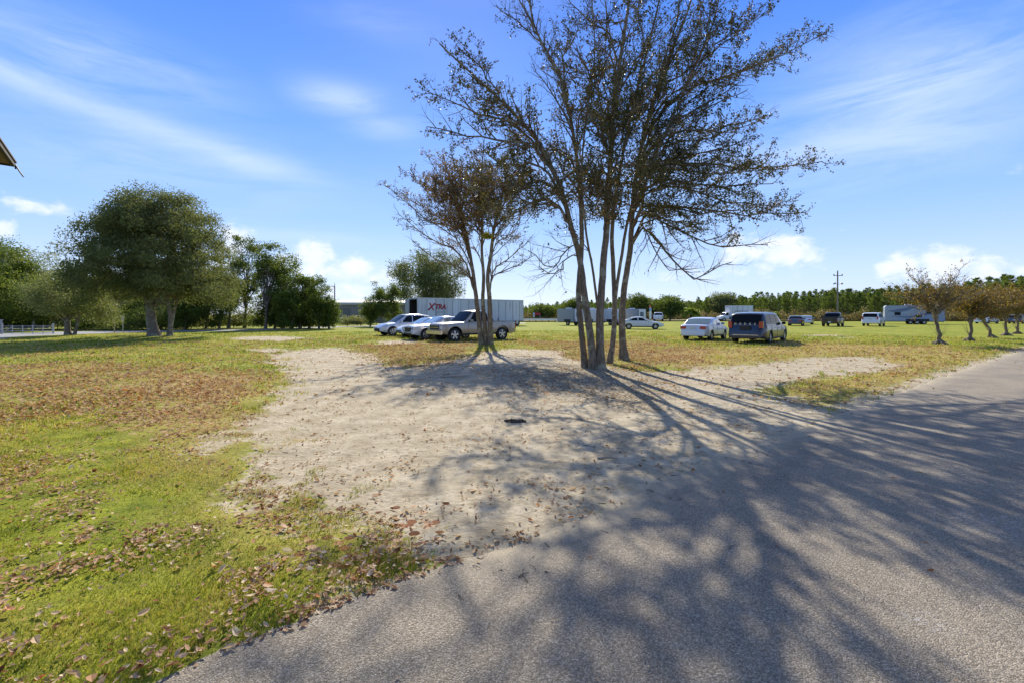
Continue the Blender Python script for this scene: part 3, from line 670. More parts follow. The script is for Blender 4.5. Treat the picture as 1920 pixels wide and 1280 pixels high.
tree = build_tree('multi_stem_tree', 'tall clump of stems mid sand, bare twigs and dark leaves reaching left', 'tree', G(1118, 690),
    [(S1, .10, .018), (S2, .125, .02), (S3, .135, .02), (S3b, .04, .012)], limA, M_OAKL, autos=dict(n=4, z0=5.2, z1=11, len=(1.2, 2.2), dens=.8, lp=.6), dens=1.05)
limB = [LM(0, 420, 1120, 350, 12.2, .035, 1, .95), LM(0, 380, 1210, 330, 12.4, .035, 1, .95), LM(1, 400, 1260, 350, 12.8, .045, 1.1, 1), LM(1, 380, 1330, 330, 13.4, .05, 1.2, 1), LM(1, 350, 1400, 300, 13.6, .05, 1.2, 1),
    LM(1, 330, 1420, 230, 14.0, .045, 1.1, 1), LM(1, 290, 1400, 170, 13.2, .045, 1.1, 1), LM(1, 250, 1430, 110, 13.8, .045, 1.1, 1), LM(1, 220, 1350, 40, 12.8, .04, 1.1, 1), LM(1, 160, 1440, 20, 14.2, .04, 1, 1),
    LM(0, 300, 1230, 180, 16.6, .04, .9, .9), LM(0, 250, 1290, 100, 17.0, .04, .9, .9), LM(0, 180, 1200, -20, 16.4, .035, .7, .8), LM(1, 120, 1300, -60, 14.6, .03, .9, .9), LM(1, 300, 1300, 230, 12.4, .04, 1.1, 1), LM(1, 420, 1230, 400, 13.0, .03, 1.0, .95)]
build_tree('slim_tree', 'slim leaning tree between the big clump and the stout right hand trunk', 'tree', G(1142, 680), [(S4, .095, .018), (S4b, .06, .015)], limB, M_OAKL, autos=dict(n=1, z0=6, z1=11, len=(1.2, 2.2), dens=1), dens=1.15)
limC = [LM(0, 455, 1372, 492, 14.4, .05, .08, .25, .9), LM(0, 450, 1500, 400, 15.6, .055, 1.0, .95), LM(0, 450, 1440, 460, 15.0, .045, .5, .6, .25), LM(0, 445, 1290, 500, 15.2, .03, .12, .3, .7), LM(0, 440, 1385, 395, 13.6, .05, 1.2, 1), LM(0, 430, 1490, 385, 17.2, .05, 1.1, 1),
    LM(0, 410, 1542, 303, 15.8, .06, 1.1, 1), LM(0, 400, 1450, 345, 14.2, .05, 1.25, 1), LM(0, 390, 1420, 320, 18.2, .05, 1.1, 1), LM(0, 370, 1400, 260, 15.0, .05, 1.2, 1), LM(0, 340, 1440, 215, 16.8, .05, 1.1, 1), LM(0, 320, 1546, 62, 16.2, .06, .95, 1),
    LM(0, 300, 1380, 160, 14.6, .045, 1.2, 1), LM(0, 280, 1470, 100, 17.0, .045, 1.1, 1), LM(0, 240, 1420, 30, 15.4, .045, 1.1, 1), LM(0, 200, 1380, -20, 16.6, .04, 1.1, 1), LM(0, 180, 1300, -60, 15.0, .035, 1, 1), LM(0, 380, 1280, 300, 14.0, .045, 1.2, 1),
    LM(0, 350, 1300, 240, 17.6, .045, 1.1, 1), LM(0, 430, 1260, 410, 13.8, .04, 1.2, 1), LM(0, 420, 1320, 420, 15.4, .04, 1.2, 1), LM(0, 300, 1250, 130, 14.4, .04, 1, 1), LM(0, 410, 1130, 400, 17.6, .035, .8, .8)]
build_tree('leafy_tree', 'stout right hand trunk of the grove with dense dark foliage spreading right', 'tree', G(1170, 676), [(S5, .135, .025)], limC, M_OAKL, autos=dict(n=3, z0=5.6, z1=11.5, len=(1.4, 2.4), dens=1.1), dens=1.15, flare=1.7)

# smaller tree by the pickup
dS = 23.9
T1 = px_path([(903, 650), (899, 610), (893, 560), (888, 520), (882, 480), (872, 430), (858, 380), (842, 330), (830, 290)], dS, 20, .5)
T2 = px_path([(912, 650), (909, 610), (905, 560), (907, 520), (903, 470), (905, 420), (900, 360), (905, 300), (908, 260)], dS + .1, 20, -.4)
T3 = px_path([(920, 650), (919, 610), (918, 560), (914, 520), (920, 480), (926, 430), (938, 380), (950, 330), (965, 285)], dS, 20, -.6)
limS = [LM(0, 560, 772, 452, 23.4, .05, .25, .3, .2), LM(0, 550, 745, 400, 24.6, .05, .5, .6), LM(0, 530, 720, 345, 23.0, .04, .5, .75), LM(0, 500, 748, 360, 25.6, .05, .7, .8), LM(0, 480, 770, 330, 22.2, .045, .9, .95), LM(0, 470, 800, 380, 21.6, .04, .9, .95), LM(0, 450, 800, 290, 24.4, .045, .8, .9), LM(0, 430, 830, 300, 22.4, .04, 1, 1), LM(0, 420, 790, 350, 26, .04, .9, .95),
    LM(1, 470, 860, 400, 21.8, .04, 1, 1), LM(1, 450, 900, 380, 26.2, .04, 1, 1), LM(1, 430, 930, 330, 22.0, .04, 1, 1), LM(1, 420, 850, 320, 25.6, .04, 1, 1), LM(1, 380, 880, 280, 23, .03, .9, 1), LM(1, 400, 940, 300, 25.2, .035, .8, .9),
    LM(2, 560, 1005, 478, 23.6, .045, .15, .3), LM(2, 548, 1000, 440, 22.6, .045, .2, .3), LM(2, 520, 985, 400, 24.6, .04, .3, .5), LM(2, 480, 990, 370, 23, .04, .5, .6), LM(2, 450, 960, 350, 21.8, .04, .9, .9), LM(2, 430, 985, 330, 25, .04, .8, .8), LM(2, 400, 960, 300, 24, .03, .8, .9), LM(0, 555, 830, 480, 22.6, .03, .15, .2), LM(1, 500, 850, 440, 25, .03, .5, .6)]
ts = build_tree('small_tree', 'smaller three stemmed tree in front of the tan pickup', 'tree', G(912, 650), [(T1, .15, .02), (T2, .13, .02), (T3, .16, .02)], limS, M_OAKL2, leaf=(0.10, 0.05), autos=dict(n=9, z0=5.2, z1=9, len=(1.2, 2.6), dens=1), dens=1.0)
# clump of air plant lodged in it
pc = P(914, 446, 23.2); n = 420; D = rng.normal(size=(n, 3)); D[:, 2] = abs(D[:, 2]); Pn = np.repeat(pc[None], n, 0) + rng.normal(size=(n, 3)) * .05
V, Fc, rn = leaves_arrays(Pn, 0.32, 0.03, D=D)
o = np_mesh('air_plant', V, Fc, leafmat('air plant leaf', [(0, (.30, .33, .05)), (1, (.50, .46, .10))]), None, False, {'rnd': rn})
tag(o, 'yellow green tuft of air plant lodged in the smaller tree', 'air plant')
# ------------------------------------------------------------------ vehicles
def paint(name, col, metal=0.35, rough=0.3):
    return simple('paint ' + name, col, rough, metal, var=0.05, scale=1.5, coat=0.8)
MGLASS = simple('car glass', (.012, .016, .02), .06, 0, .02, coat=0, spec=.3)
_b = MGLASS.node_tree.nodes['Principled BSDF']; _b.inputs['IOR'].default_value = 1.18; _b.inputs['Specular Tint'].default_value = (.45, .65, 1, 1)
MGLASSL = simple('pale car glass', (.13, .19, .21), .05, 0.0, .05, coat=1.0, spec=1.0)
MTYRE = simple('tyre rubber', (.018, .018, .018), .85, bump=.2)
MRIM = simple('wheel alloy', (.55, .56, .58), .3, .85)
MDARK = simple('dark plastic', (.02, .02, .022), .6)
MCHROME = simple('chrome', (.65, .66, .68), .15, 1.0, var=.03)
MRED = simple('red lamp', (.45, .015, .012), .2, coat=1)
MAMB = simple('amber lamp', (.6, .16, .02), .2, coat=1)
MLAMP = simple('clear lamp', (.62, .65, .68), .1, .3, coat=1)
MPLATE = simple('number plate', (.62, .64, .66), .5)
MWHITE = simple('white metal', (.72, .73, .75), .45)

def wheel(parent, x, y, r, wd, side, rimr=0.62, spokes=5, mrim=None):
    """side +1: outer face towards +y"""
    n = 26; prof = [(rimr * r, -wd / 2), (r * .93, -wd / 2), (r * .99, -wd * .36), (r, 0), (r * .99, wd * .36), (r * .93, wd / 2), (rimr * r, wd / 2), (rimr * r * .96, wd * .2), (rimr * r * .96, -wd * .2)]
    mb = MB(); rings = [[(math.cos(2 * math.pi * k / n) * a, b, math.sin(2 * math.pi * k / n) * a) for (a, b) in prof] for k in range(n)]
    vs = [p for rg in rings for p in rg]; m_ = len(prof)
    mb.add(vs, [(k * m_ + j, k * m_ + (j + 1) % m_, ((k + 1) % n) * m_ + (j + 1) % m_, ((k + 1) % n) * m_ + j) for k in range(n) for j in range(m_)])
    w_ = bpy.data.objects.new('wheel', None); COL.objects.link(w_); w_.parent = parent; w_.location = (x, y, r); w_.empty_display_size = .1
    mb.build('tyre', MTYRE, w_, True)
    mr = MB(); ro = rimr * r; yo = side * wd * .40
    mr.tube([(0, yo - side * .05, 0), (0, yo + side * .01, 0)], ro * .22, 12)
    for k in range(n):   # outer lip
        pass
    lip = [(math.cos(2 * math.pi * k / n), math.sin(2 * math.pi * k / n)) for k in range(n)]
    vs = []; 
    for c_, s_ in lip: vs += [(c_ * ro, yo, s_ * ro), (c_ * ro * .88, yo + side * .012, s_ * ro * .88), (c_ * ro * .84, yo - side * .05, s_ * ro * .84)]
    mr.add(vs, [(k * 3 + j, k * 3 + j + 1, ((k + 1) % n) * 3 + j + 1, ((k + 1) % n) * 3 + j) for k in range(n) for j in range(2)])
    for k in range(spokes):
        a = 2 * math.pi * k / spokes + .3; hw = .17 * ro
        u_ = (math.cos(a), math.sin(a)); v_ = (-u_[1], u_[0])
        pts = [(.12 * ro, -hw * .8), (.12 * ro, hw * .8), (.9 * ro, hw * 1.25), (.9 * ro, -hw * 1.25)]
        f_ = [(u_[0] * p + v_[0] * q, u_[1] * p + v_[1] * q) for p, q in pts]
        mr.prism(f_, yo - side * .02, yo + side * .004, 'y')
    mr.build('rim', mrim or MRIM, w_)
    md = MB(); md.disc((0, yo - side * .07, 0), ro * .93, .02, 18); md.build('brake_disc', MDARK, w_)
    return w_

def make_car(name, label, cat, pm, L, W, lower, roof, wb, wr, belt=None, sill=.28, tyre_w=.2, tumble=.30, windows=(), group=None, glass=None, front_axle=None, bed=None, trim=None, plate=True, lamps='box', rimr=.64, spokes=5, low_mat=None,
             tail=(.12, .30, .30, .72), head=(.10, .36, .14, .62), grille=(.55, .16, .52), crown=.05, rear_glass=(.10, .92), front_glass=(.06, .94), rails=False, seams=(), handles=(), ra=None, flare=0):
    """lower: (x,z) outline of hood, belt and tail from rear to front; roof: (x,z) rear base, rear top ... front top, windscreen base"""
    t = thing(name, label, cat, group=group)
    glass = glass or MGLASS
    xf = front_axle if front_axle is not None else L / 2 - .87; xr = xf - wb
    ra = ra or wr * 1.17
    lx = np.array([p[0] for p in lower]); lz = np.array([p[1] for p in lower])
    zt = lambda x: np.interp(x, lx, lz)
    def zb(x):
        z = sill + .10 * np.clip((abs(x) - (L / 2 - .45)) / .45, 0, 1)
        for c in (xf, xr):
            if abs(x - c) < ra: z = max(z, wr + math.sqrt(ra * ra - (x - c) ** 2) * 1.0)
        return z
    def hw(x): 
        u = abs(x) / (L / 2); e = 1 - .16 * max(0, (u - .80) / .20) ** 2.2
        return W / 2 * e
    xs = sorted(set(list(np.round(np.linspace(-L / 2, L / 2, 46), 4)) + [round(c + s * ra * q, 4) for c in (xf, xr) for s in (-1, 1) for q in (0, .3, .6, .8, .92, .99, 1.01)] + ([round(bed[0] + .001, 4), round(bed[1] - .001, 4), round(bed[1] + .001, 4)] if bed else [])))
    xs = [x for x in xs if -L / 2 <= x <= L / 2]
    rings = []; zl = [.0, .22, .5, .8]
    for x in xs:
        T = zt(x); b0 = zb(x); w_ = hw(x)
        half = []
        for q, ins in zip(zl, (.97, 1.0, 1.0, .985)):
            z = sill + (T - sill) * q; z = max(z, b0 + .012 * (zl.index(q)))
            z = min(z, T - .02 + .004 * zl.index(q)); half.append((w_ * ins, z))
        if bed and bed[0] < x < bed[1]:
            half += [(w_ * .965, T), (w_ * .87, T), (w_ * .86, T - .48), (0.0, T - .48)]
        else:
            half += [(w_ * .965, T - .03), (w_ * .90, T + .006), (w_ * .55, T + crown * .6), (0.0, T + crown)]
        rings.append([(x, y, z) for y, z in half] + [(x, -y, z) for y, z in half[-2::-1]])
    mb = MB(); mb.loft(rings, cap=True, closed=False); mb.build('body', pm, t, True)
    ub = MB()
    ub.loft([[(x, hw(x) * .955, zb(x) + .01), (x, -hw(x) * .955, zb(x) + .01)] for x in xs], cap=False, closed=False)
    ub.box(((xf + xr) / 2, 0, sill + .02), (wb - 2 * ra + .1, W * .9, .10)); ub.box((0, 0, sill + .06), (L * .92, W * .45, .10))
    ub.build('underbody', MDARK, t)
    # greenhouse
    rx = np.array([p[0] for p in roof]); rz = np.array([p[1] for p in roof])
    prof = []
    for i in range(len(roof) - 1):
        for u in np.linspace(0, 1, 7, endpoint=False): prof.append((rx[i] + (rx[i + 1] - rx[i]) * u, rz[i] + (rz[i + 1] - rz[i]) * u))
    prof.append(roof[-1]); prof = np.array(prof)
    sm = prof.copy(); sm[1:-1] = prof[1:-1] * .5 + (prof[:-2] + prof[2:]) * .25; prof = sm
    zmax = rz.max()
    def wtop(x, z): return max(.1, hw(x) * .955 - tumble * .5 * (z - zt(x)) * 1.0)
    CR = [(1.0, -.055), (.95, -.014), (.6, .014), (0, .024)]
    grings = []
    for x, z in prof:
        bz = zt(x) + .0; z = max(z, bz + .001); k = min(1, (z - bz) / .25)
        yb = hw(x) * .955; yt = wtop(x, z)
        half = [(yb, bz - .01)] + [(yt * f_ , z + o_ * k) for f_, o_ in CR]
        grings.append([(x, y, zz) for y, zz in half] + [(x, -y, zz) for y, zz in half[-2::-1]])
    mb = MB(); mb.loft(grings, cap=True, closed=False); mb.build('roof', pm, t, True)
    yf = [f_ for f_, _ in CR][::-1]; zo = [o_ for _, o_ in CR][::-1]
    def screen(nm, i0, i1, u0, u1, wfrac=.90):
        a = np.array(roof[i0]); b_ = np.array(roof[i1]); d_ = b_ - a; nrm_ = np.array([-d_[1], d_[0]]); nrm_ /= np.linalg.norm(nrm_)
        if nrm_[1] < 0: nrm_ = -nrm_
        if abs(nrm_[1]) < .05: nrm_ = np.array([-1.0, 0]) if a[0] < 0 else np.array([1.0, 0])
        rr = []
        for u in np.linspace(u0, u1, 7):
            p = a + d_ * u; bz = zt(p[0]); k = min(1, max(0, (p[1] - bz)) / .25); yt = wtop(p[0], p[1]); row = []
            for f_ in (-1, -.75, -.4, 0, .4, .75, 1):
                f2 = abs(f_) * wfrac; row.append((p[0] + nrm_[0] * .022, yt * f_ * wfrac, p[1] + nrm_[1] * .022 + np.interp(f2, yf, zo) * k))
            rr.append(row)
        m2 = MB(); m2.loft(rr, cap=False, closed=False); return m2.build(nm, glass if nm != 'windscreen' else (glass), t, True)
    n_ = len(roof)
    if not bed or True:
        screen('rear_window', 0, 1, *rear_glass)
    screen('windscreen', n_ - 1, n_ - 2, *front_glass)
    for (x0, x1, rs, fs) in windows:       # rear x, front x, lean of rear edge, lean of front edge
        for sd in (1, -1):
            rr = []
            for u in np.linspace(0, 1, 7):
                col_ = []
                for v_ in (0.0, 0.5, 1.0):
                    xa = x0 + rs * v_; xb = x1 - fs * v_; x = xa + (xb - xa) * u
                    zr_ = np.interp(x, prof[:, 0], prof[:, 1]); bz = zt(x) + .035; tz = max(bz + .01, zr_ - .10)
                    z = bz + (tz - bz) * v_
                    q = (z - (zt(x) - .01)) / max(.05, (zr_ - .055) - (zt(x) - .01)); yy = hw(x) * .955 + (wtop(x, zr_) - hw(x) * .955) * min(1, q)
                    col_.append((x, sd * (yy + .008), z))
                rr.append(col_)
            m2 = MB(); m2.loft(rr, cap=False, closed=False); m2.build('side_window', glass, t)
    # lamps
    xe = -L / 2; wE = hw(-L / 2 + .06)
    for sd in (1, -1):
        tw, td, z0, z1 = tail
        m2 = MB(); m2.box((xe + td / 2 - .012, sd * (hw(xe + td / 2) - tw / 2 + .008), (z0 + z1) / 2), (td, tw, z1 - z0)); m2.build('tail_light', MRED, t, bevel=.015)
        hwid, hd, hh, hz = head
        m2 = MB(); m2.box((L / 2 - hd / 2 - .0, sd * (hw(L / 2 - hd / 2) - hwid * 1.1), hz), (hd, hwid * 2.6, hh), rz=-sd * .22); m2.build('headlight', MLAMP, t, bevel=.03)
        mx = roof[-1][0] - .42; m2 = MB(); m2.box((mx, sd * (W / 2 + .09), zt(mx) + .10), (.12, .22, .15), rz=sd * .2); m2.build('wing_mirror', pm if trim is None else MDARK, t, bevel=.03)
        for hx in handles:
            m2 = MB(); m2.box((hx, sd * (hw(hx) * .992 + .012), zt(hx) - .14), (.17, .025, .03)); m2.build('door_handle', pm if trim is None else trim, t)
        if seams:
            for sx_ in seams: m2 = MB(); m2.box((sx_, sd * (hw(sx_) - .003), (sill + zt(sx_)) / 2 + .02), (.008, .012, zt(sx_) - sill - .12)); m2.build('door_seam', MDARK, t)
        m2 = MB(); m2.box(((xf + xr) / 2, sd * (W / 2 - .02), sill + .035), (wb - 2 * ra - .04, .05, .09)); m2.build('sill_trim', low_mat or MDARK, t)
        if rails:
            m2 = MB(); zr_ = zmax + .03; xa, xb = roof[1][0] + .1, roof[-2][0] - .1; yy = wtop(0, zmax) * .9
            m2.tube([(xa, sd * yy, zr_ - .04), (xa + .1, sd * yy, zr_ + .03), (xb - .1, sd * yy, zr_ + .03), (xb, sd * yy, zr_ - .04)], .018, 6); m2.build('roof_rail', MDARK, t)
    gw, gh, gz = grille
    m2 = MB(); m2.box((L / 2 - .012, 0, gz), (.05, W * gw, gh)); 
    m2.build('grille', MDARK, t, bevel=.01)
    m2 = MB(); m2.box((L / 2 - .02, 0, sill + .12), (.06, W * .62, .10)); m2.build('air_intake', MDARK, t, bevel=.01)
    m2 = MB(); m2.box((xe + .02, 0, sill + .10), (.07, W * .80, .12)); m2.build('rear_bumper', low_mat or pm, t, bevel=.02)
    if plate:
        m2 = MB(); m2.box((xe - .012, 0, plate if plate is not True else .68), (.02, .31, .16)); m2.build('number_plate', MPLATE, t)
    for x in (xf, xr):
        for sd in (1, -1): wheel(t, x, sd * (W / 2 - tyre_w / 2 - .015), wr, tyre_w, sd, rimr, spokes)
    return t
def place(t, X, Y, heading, z=0.0):
    t.location = (X, Y, z + (0.0)); t.rotation_euler = (0, 0, R(90 - heading)); return t
def text_mesh(name, s, size, mat, parent, depth=.01, shear=0.0, space=1.0, bold=0.0):
    cu = bpy.data.curves.new('lettering', 'FONT'); cu.body = s; cu.size = size; cu.extrude = depth; cu.shear = shear; cu.space_character = space; cu.align_x = 'CENTER'; cu.align_y = 'CENTER'; cu.offset = bold
    o = bpy.data.objects.new('lettering_source', cu); COL.objects.link(o)
    dg = bpy.context.evaluated_depsgraph_get(); me = bpy.data.meshes.new_from_object(o.evaluated_get(dg)); bpy.data.objects.remove(o); me.materials.clear()
    return link_mesh(name, me, mat, parent)

PW = paint('white', (.74, .75, .78), .0); PSIL = paint('silver', (.50, .54, .62), .35); PPALE = paint('pale silver', (.55, .58, .64), .35); PTAN = paint('tan silver', (.33, .29, .25), .4)
PBLU = paint('midnight blue', (.008, .013, .04), .15, .3); PBLK = paint('black', (.012, .012, .014), .1); PGRY = paint('dark grey', (.07, .07, .08), .5)

SED = dict(lower=[(-2.22, .70), (-2.16, .92), (-1.95, .97), (-1.2, .98), (0, .95), (.85, .95), (1.0, .94), (1.75, .82), (2.08, .70), (2.22, .52)],
           roof=[(-1.62, .985), (-.95, 1.36), (-.3, 1.43), (.15, 1.42), (.95, .96)], wb=2.62, wr=.31, windows=[(-1.12, -.32, .28, .03), (-.24, .66, .02, .50)], handles=(-.75, .15), seams=(-.28, .72, -1.05))
# white saloon seen from behind
t = make_car('parked_car', 'white four door saloon seen from behind, red tail lights, left of the dark minivan', 'car', paint('pearl white', (.66, .68, .74), .1), 4.45, 1.72, glass=MGLASSL, tail=(.34, .10, .72, .90), plate=.80, low_mat=None, **SED)
place(t, 12.55, 29.6, 41)
# dark minivan
VAN = dict(lower=[(-2.57, .62), (-2.54, 1.0), (-2.2, 1.06), (0, 1.03), (1.0, 1.02), (1.35, 1.03), (2.05, .92), (2.42, .76), (2.57, .55)],
           roof=[(-2.50, 1.06), (-2.20, 1.66), (-1.5, 1.74), (0, 1.75), (.45, 1.70), (1.38, 1.05)], wb=3.08, wr=.35, windows=[(-2.22, -1.25, .12, .0), (-1.17, -.10, .0, .0), (-.02, 1.05, .0, .62)], handles=(-.55, .35), seams=(-.06, .98, -1.2))
t = make_car('minivan', 'dark blue minivan parked beside the white saloon, glowing red tail lights', 'minivan', PBLU, 5.15, 1.98, tail=(.20, .16, .88, 1.24), plate=False, tumble=.42, rails=True, rear_glass=(.10, .90), crown=.02, **VAN)
place(t, 14.6, 26.9, 43.5)
for k_, ch_ in enumerate('DODGE'):
    tx = text_mesh('letter', ch_, .15, MCHROME, t, .006); tx.location = (-2.575, .50 - .25 * k_, 1.10); tx.rotation_euler = (R(90), 0, R(-90))
m2 = MB(); m2.box((-2.585, 0, .88), (.02, .55, .22)); m2.build('plate_recess', MDARK, t)
m2 = MB(); m2.box((-2.60, 0, .50), (.03, 1.3, .03)); m2.build('bumper_strip', MCHROME, t)

SUVc = dict(lower=[(-2.25, .62), (-2.22, .98), (-2.0, 1.06), (0, 1.00), (.95, .99), (1.15, 1.0), (1.8, .90), (2.12, .74), (2.25, .55)],
            roof=[(-2.15, 1.06), (-1.72, 1.50), (-.9, 1.62), (0, 1.63), (.3, 1.58), (1.18, 1.01)], wb=2.70, wr=.35, windows=[(-1.95, -1.25, .30, .0), (-1.17, -.22, .0, .0), (-.14, .86, .0, .58)], handles=(-.65, .3), seams=(-.18, .85, -1.15))
hd = 232.7   # the row by the pickup all face left towards the viewer
t = make_car('parked_suv', 'silver blue crossover at the left end of the row, parked beside the small white car', 'car', PSIL, 4.55, 1.85, spokes=5, **SUVc)
place(t, -8.25, 35.4, hd + 2)
COU = dict(lower=[(-2.2, .66), (-2.14, .90), (-1.9, .95), (0, .93), (.8, .93), (1.0, .92), (1.75, .80), (2.06, .66), (2.2, .5)],
           roof=[(-1.8, .96), (-.95, 1.32), (-.3, 1.40), (.1, 1.38), (1.0, .93)], wb=2.65, wr=.32, windows=[(-1.25, -.40, .45, .03), (-.32, .66, .02, .52)], handles=(0.0,), seams=(-.36, .72))
t = make_car('parked_car', 'small white car with dark windscreen, second from the left in the row', 'car', PW, 4.4, 1.78, glass=MGLASSL, grille=(.5, .08, .50), head=(.13, .42, .13, .60), **COU)
place(t, -6.1, 32.9, hd + 1)
SEDB = dict(lower=[(-2.4, .72), (-2.34, .98), (-2.1, 1.02), (0, 1.00), (.8, 1.0), (1.0, 1.0), (1.9, .92), (2.3, .84), (2.4, .55)],
            roof=[(-1.75, 1.03), (-1.05, 1.42), (-.3, 1.49), (.15, 1.48), (1.0, 1.01)], wb=2.9, wr=.35, windows=[(-1.25, -.34, .32, .03), (-.26, .68, .02, .50)], handles=(-.75, .15), seams=(-.3, .72))
t = make_car('parked_car', 'white saloon with a tall black grille, squeezed in behind the tan pickup', 'car', PPALE, 4.8, 1.88, glass=MGLASSL, grille=(.46, .30, .66), head=(.13, .3, .16, .74), **SEDB)
place(t, -4.75, 30.55, hd + 1)
# tan pickup
PKL = [(-2.85, 1.12), (-.62, 1.14), (-.55, 1.16), (0, 1.15), (.9, 1.14), (1.12, 1.15), (2.3, 1.10), (2.6, 1.04), (2.68, .62)]
def pickup(label, pm, glass=None, name='pickup_truck', **kw):
    return make_car(name, label, 'pickup', pm, 5.5, 1.95, lower=kw.pop('lower', [(-2.75, 1.14), (-.70, 1.15), (-.60, 1.17), (0, 1.16), (.9, 1.15), (1.12, 1.16), (2.2, 1.12), (2.62, 1.05), (2.75, .66)]),
        roof=[(-.62, 1.18), (-.46, 1.78), (-.2, 1.86), (.2, 1.87), (.50, 1.82), (1.18, 1.17)], wb=3.45, wr=.41, sill=.42, tyre_w=.26, tumble=.34,
        windows=[(-.50, -.02, .05, 0), (.05, .98, .0, .48)], handles=(.15,), seams=(-.62, .0, .95), bed=(-2.66, -.72), tail=(.10, .10, .74, 1.08), head=(.16, .16, .20, .86), grille=(.55, .26, .86), crown=.035, glass=glass, front_axle=1.85, rear_glass=(.2, .9), plate=.62, rimr=.66, ra=.50, **kw)
t = pickup('tan silver pickup truck with chrome grille, behind the smaller tree', PTAN)
place(t, -2.45, 28.75, 233)
m2 = MB(); m2.box((2.79, 0, .86), (.03, 1.15, .05)); m2.build('grille_bar', MCHROME, t)
m2 = MB(); m2.box((2.74, 0, .56), (.16, 1.86, .22)); m2.build('front_bumper', MCHROME, t, bevel=.03)
for xx in (-2.0, -2.45):
    m2 = MB(); m2.tube([(xx, -.7, 1.05), (xx, -.7, 1.28), (xx + .06, -.7, 1.42)], .02, 6); m2.box((xx + .02, -.7, 1.25), (.10, .05, .06)); m2.build('bed_hook', MDARK, t)

# white coupe-like saloon right of the trunks
t = make_car('parked_car', 'low white saloon facing right, just right of the grove trunks', 'car', paint('cream white', (.74, .72, .68), .0), 4.75, 1.8, head=(.12, .4, .12, .60), low_mat=None,
    lower=[(-2.38, .66), (-2.32, .92), (-2.1, .96), (0, .92), (.8, .92), (1.0, .91), (1.85, .78), (2.25, .64), (2.38, .5)], roof=[(-1.85, .97), (-.95, 1.31), (-.3, 1.38), (.1, 1.36), (1.1, .92)], wb=2.8, wr=.32,
    windows=[(-1.30, -.36, .45, .03), (-.28, .74, .02, .58)], handles=(-.7, .1), seams=(-.32, .78))
place(t, 14.2, 50.2, 103)
m2 = MB(); m2.box((-.2, -.90, .60), (2.6, .012, .02)); m2.build('side_stripe', simple('gold stripe', (.55, .40, .22), .4), t)

# far rears
FS = dict(SED)
t = make_car('parked_car', 'dark grey saloon seen from behind, just right of the minivan and further away', 'car', PGRY, 4.5, 1.8, tail=(.4, .08, .70, .88), plate=False, **FS); place(t, 40.6, 65.0, 36)
t = make_car('parked_car', 'pale silver saloon half hidden between the grey saloon and the black truck', 'car', PPALE, 4.45, 1.76, tail=(.3, .08, .72, .88), glass=MGLASSL, **FS); place(t, 48.2, 74.5, 38)
BIG = dict(lower=[(-2.55, .70), (-2.5, 1.14), (-2.2, 1.20), (0, 1.17), (1.0, 1.16), (1.25, 1.17), (2.1, 1.12), (2.45, 1.02), (2.55, .66)],
           roof=[(-2.50, 1.20), (-2.28, 1.78), (-1.6, 1.86), (0, 1.88), (.45, 1.84), (1.28, 1.18)], wb=2.95, wr=.39, sill=.38, windows=[(-2.2, -1.3, .10, .0), (-1.22, -.22, .0, .0), (-.14, 1.0, .0, .55)], handles=(-.6, .3), seams=(-.18, .95), tumble=.36)
t = make_car('parked_suv', 'white sport utility vehicle seen from behind, alone on the grass left of the caravan', 'car', PW, 5.1, 2.0, tail=(.16, .14, .95, 1.35), plate=1.0, rails=True, low_mat=MCHROME, **BIG); place(t, 50.3, 63.3, 47)
t = pickup('black pickup with a wide open bed, in front of the utility pole', PBLK); place(t, 43.6, 61.8, 43)
m2 = MB(); m2.box((-2.72, 0, 1.28), (.10, 1.9, .12)); m2.box((-1.9, .93, 1.28), (1.7, .08, .22)); m2.box((-1.9, -.93, 1.28), (1.7, .08, .22)); m2.box((-2.80, .55, .95), (.12, .5, .16)); m2.box((-2.80, -.55, .95), (.12, .5, .16)); m2.build('bed_rack', MDARK, t)
t = pickup('white pickup truck out on the road, seen from behind', PW, name='pickup_truck'); place(t, 34.6, 107.5, 20, .05); t.scale = (1.1, 1.1, 1.1)

# ---------------- box trailer with lettering
def steel_panel(name, col, scale=1.0):
    m, nt, b = material(name)
    tc = nt.new('ShaderNodeTexCoord').outputs['Object']
    mp = nt.new('ShaderNodeMapping', {'Vector': tc, 'Scale': (1.6, .5, .12)}).outputs[0]
    f = nt.noise(mp, 2.0, 6, .7); g = nt.noise(tc, 1.0, 4)
    xx = nt.new('ShaderNodeSeparateXYZ', {0: tc}).outputs[0]; u_ = nt.math('DIVIDE', xx, 1.22 if scale == 1.0 else 1.0)
    pr_ = nt.new('ShaderNodeTexWhiteNoise', {'W': nt.math('FLOOR', u_)}, noise_dimensions='1D').outputs['Value']
    col0 = nt.mix(nt.math('MULTIPLY', pr_, .5), col, tuple(x * .62 for x in col)); col0 = nt.mix(nt.math('LESS_THAN', nt.math('FRACT', u_), .07), col0, tuple(x * .35 for x in col))
    c = nt.mix(nt.sstep(f, .50, .75), col0, tuple(x * .45 for x in col)); c = nt.mix(nt.math('MULTIPLY', nt.sstep(g, .6, .8), .3), c, (.30, .22, .15))
    setc(b, nt, 'Base Color', c); b.inputs['Roughness'].default_value = .5; b.inputs['Metallic'].default_value = 0.1; return m
MTR = steel_panel('trailer skin', (.62, .64, .68))
near = np.array([(783 - 960) / F * 56, 56.0]); far = np.array([(981 - 960) / F * 66, 66.0]); dv = far - near; Lt = np.linalg.norm(dv)
t = thing('box_trailer', 'long white box trailer with red lettering and one open end, behind the row of cars', 'trailer', (near[0], near[1], 0), math.atan2(dv[1], dv[0]))
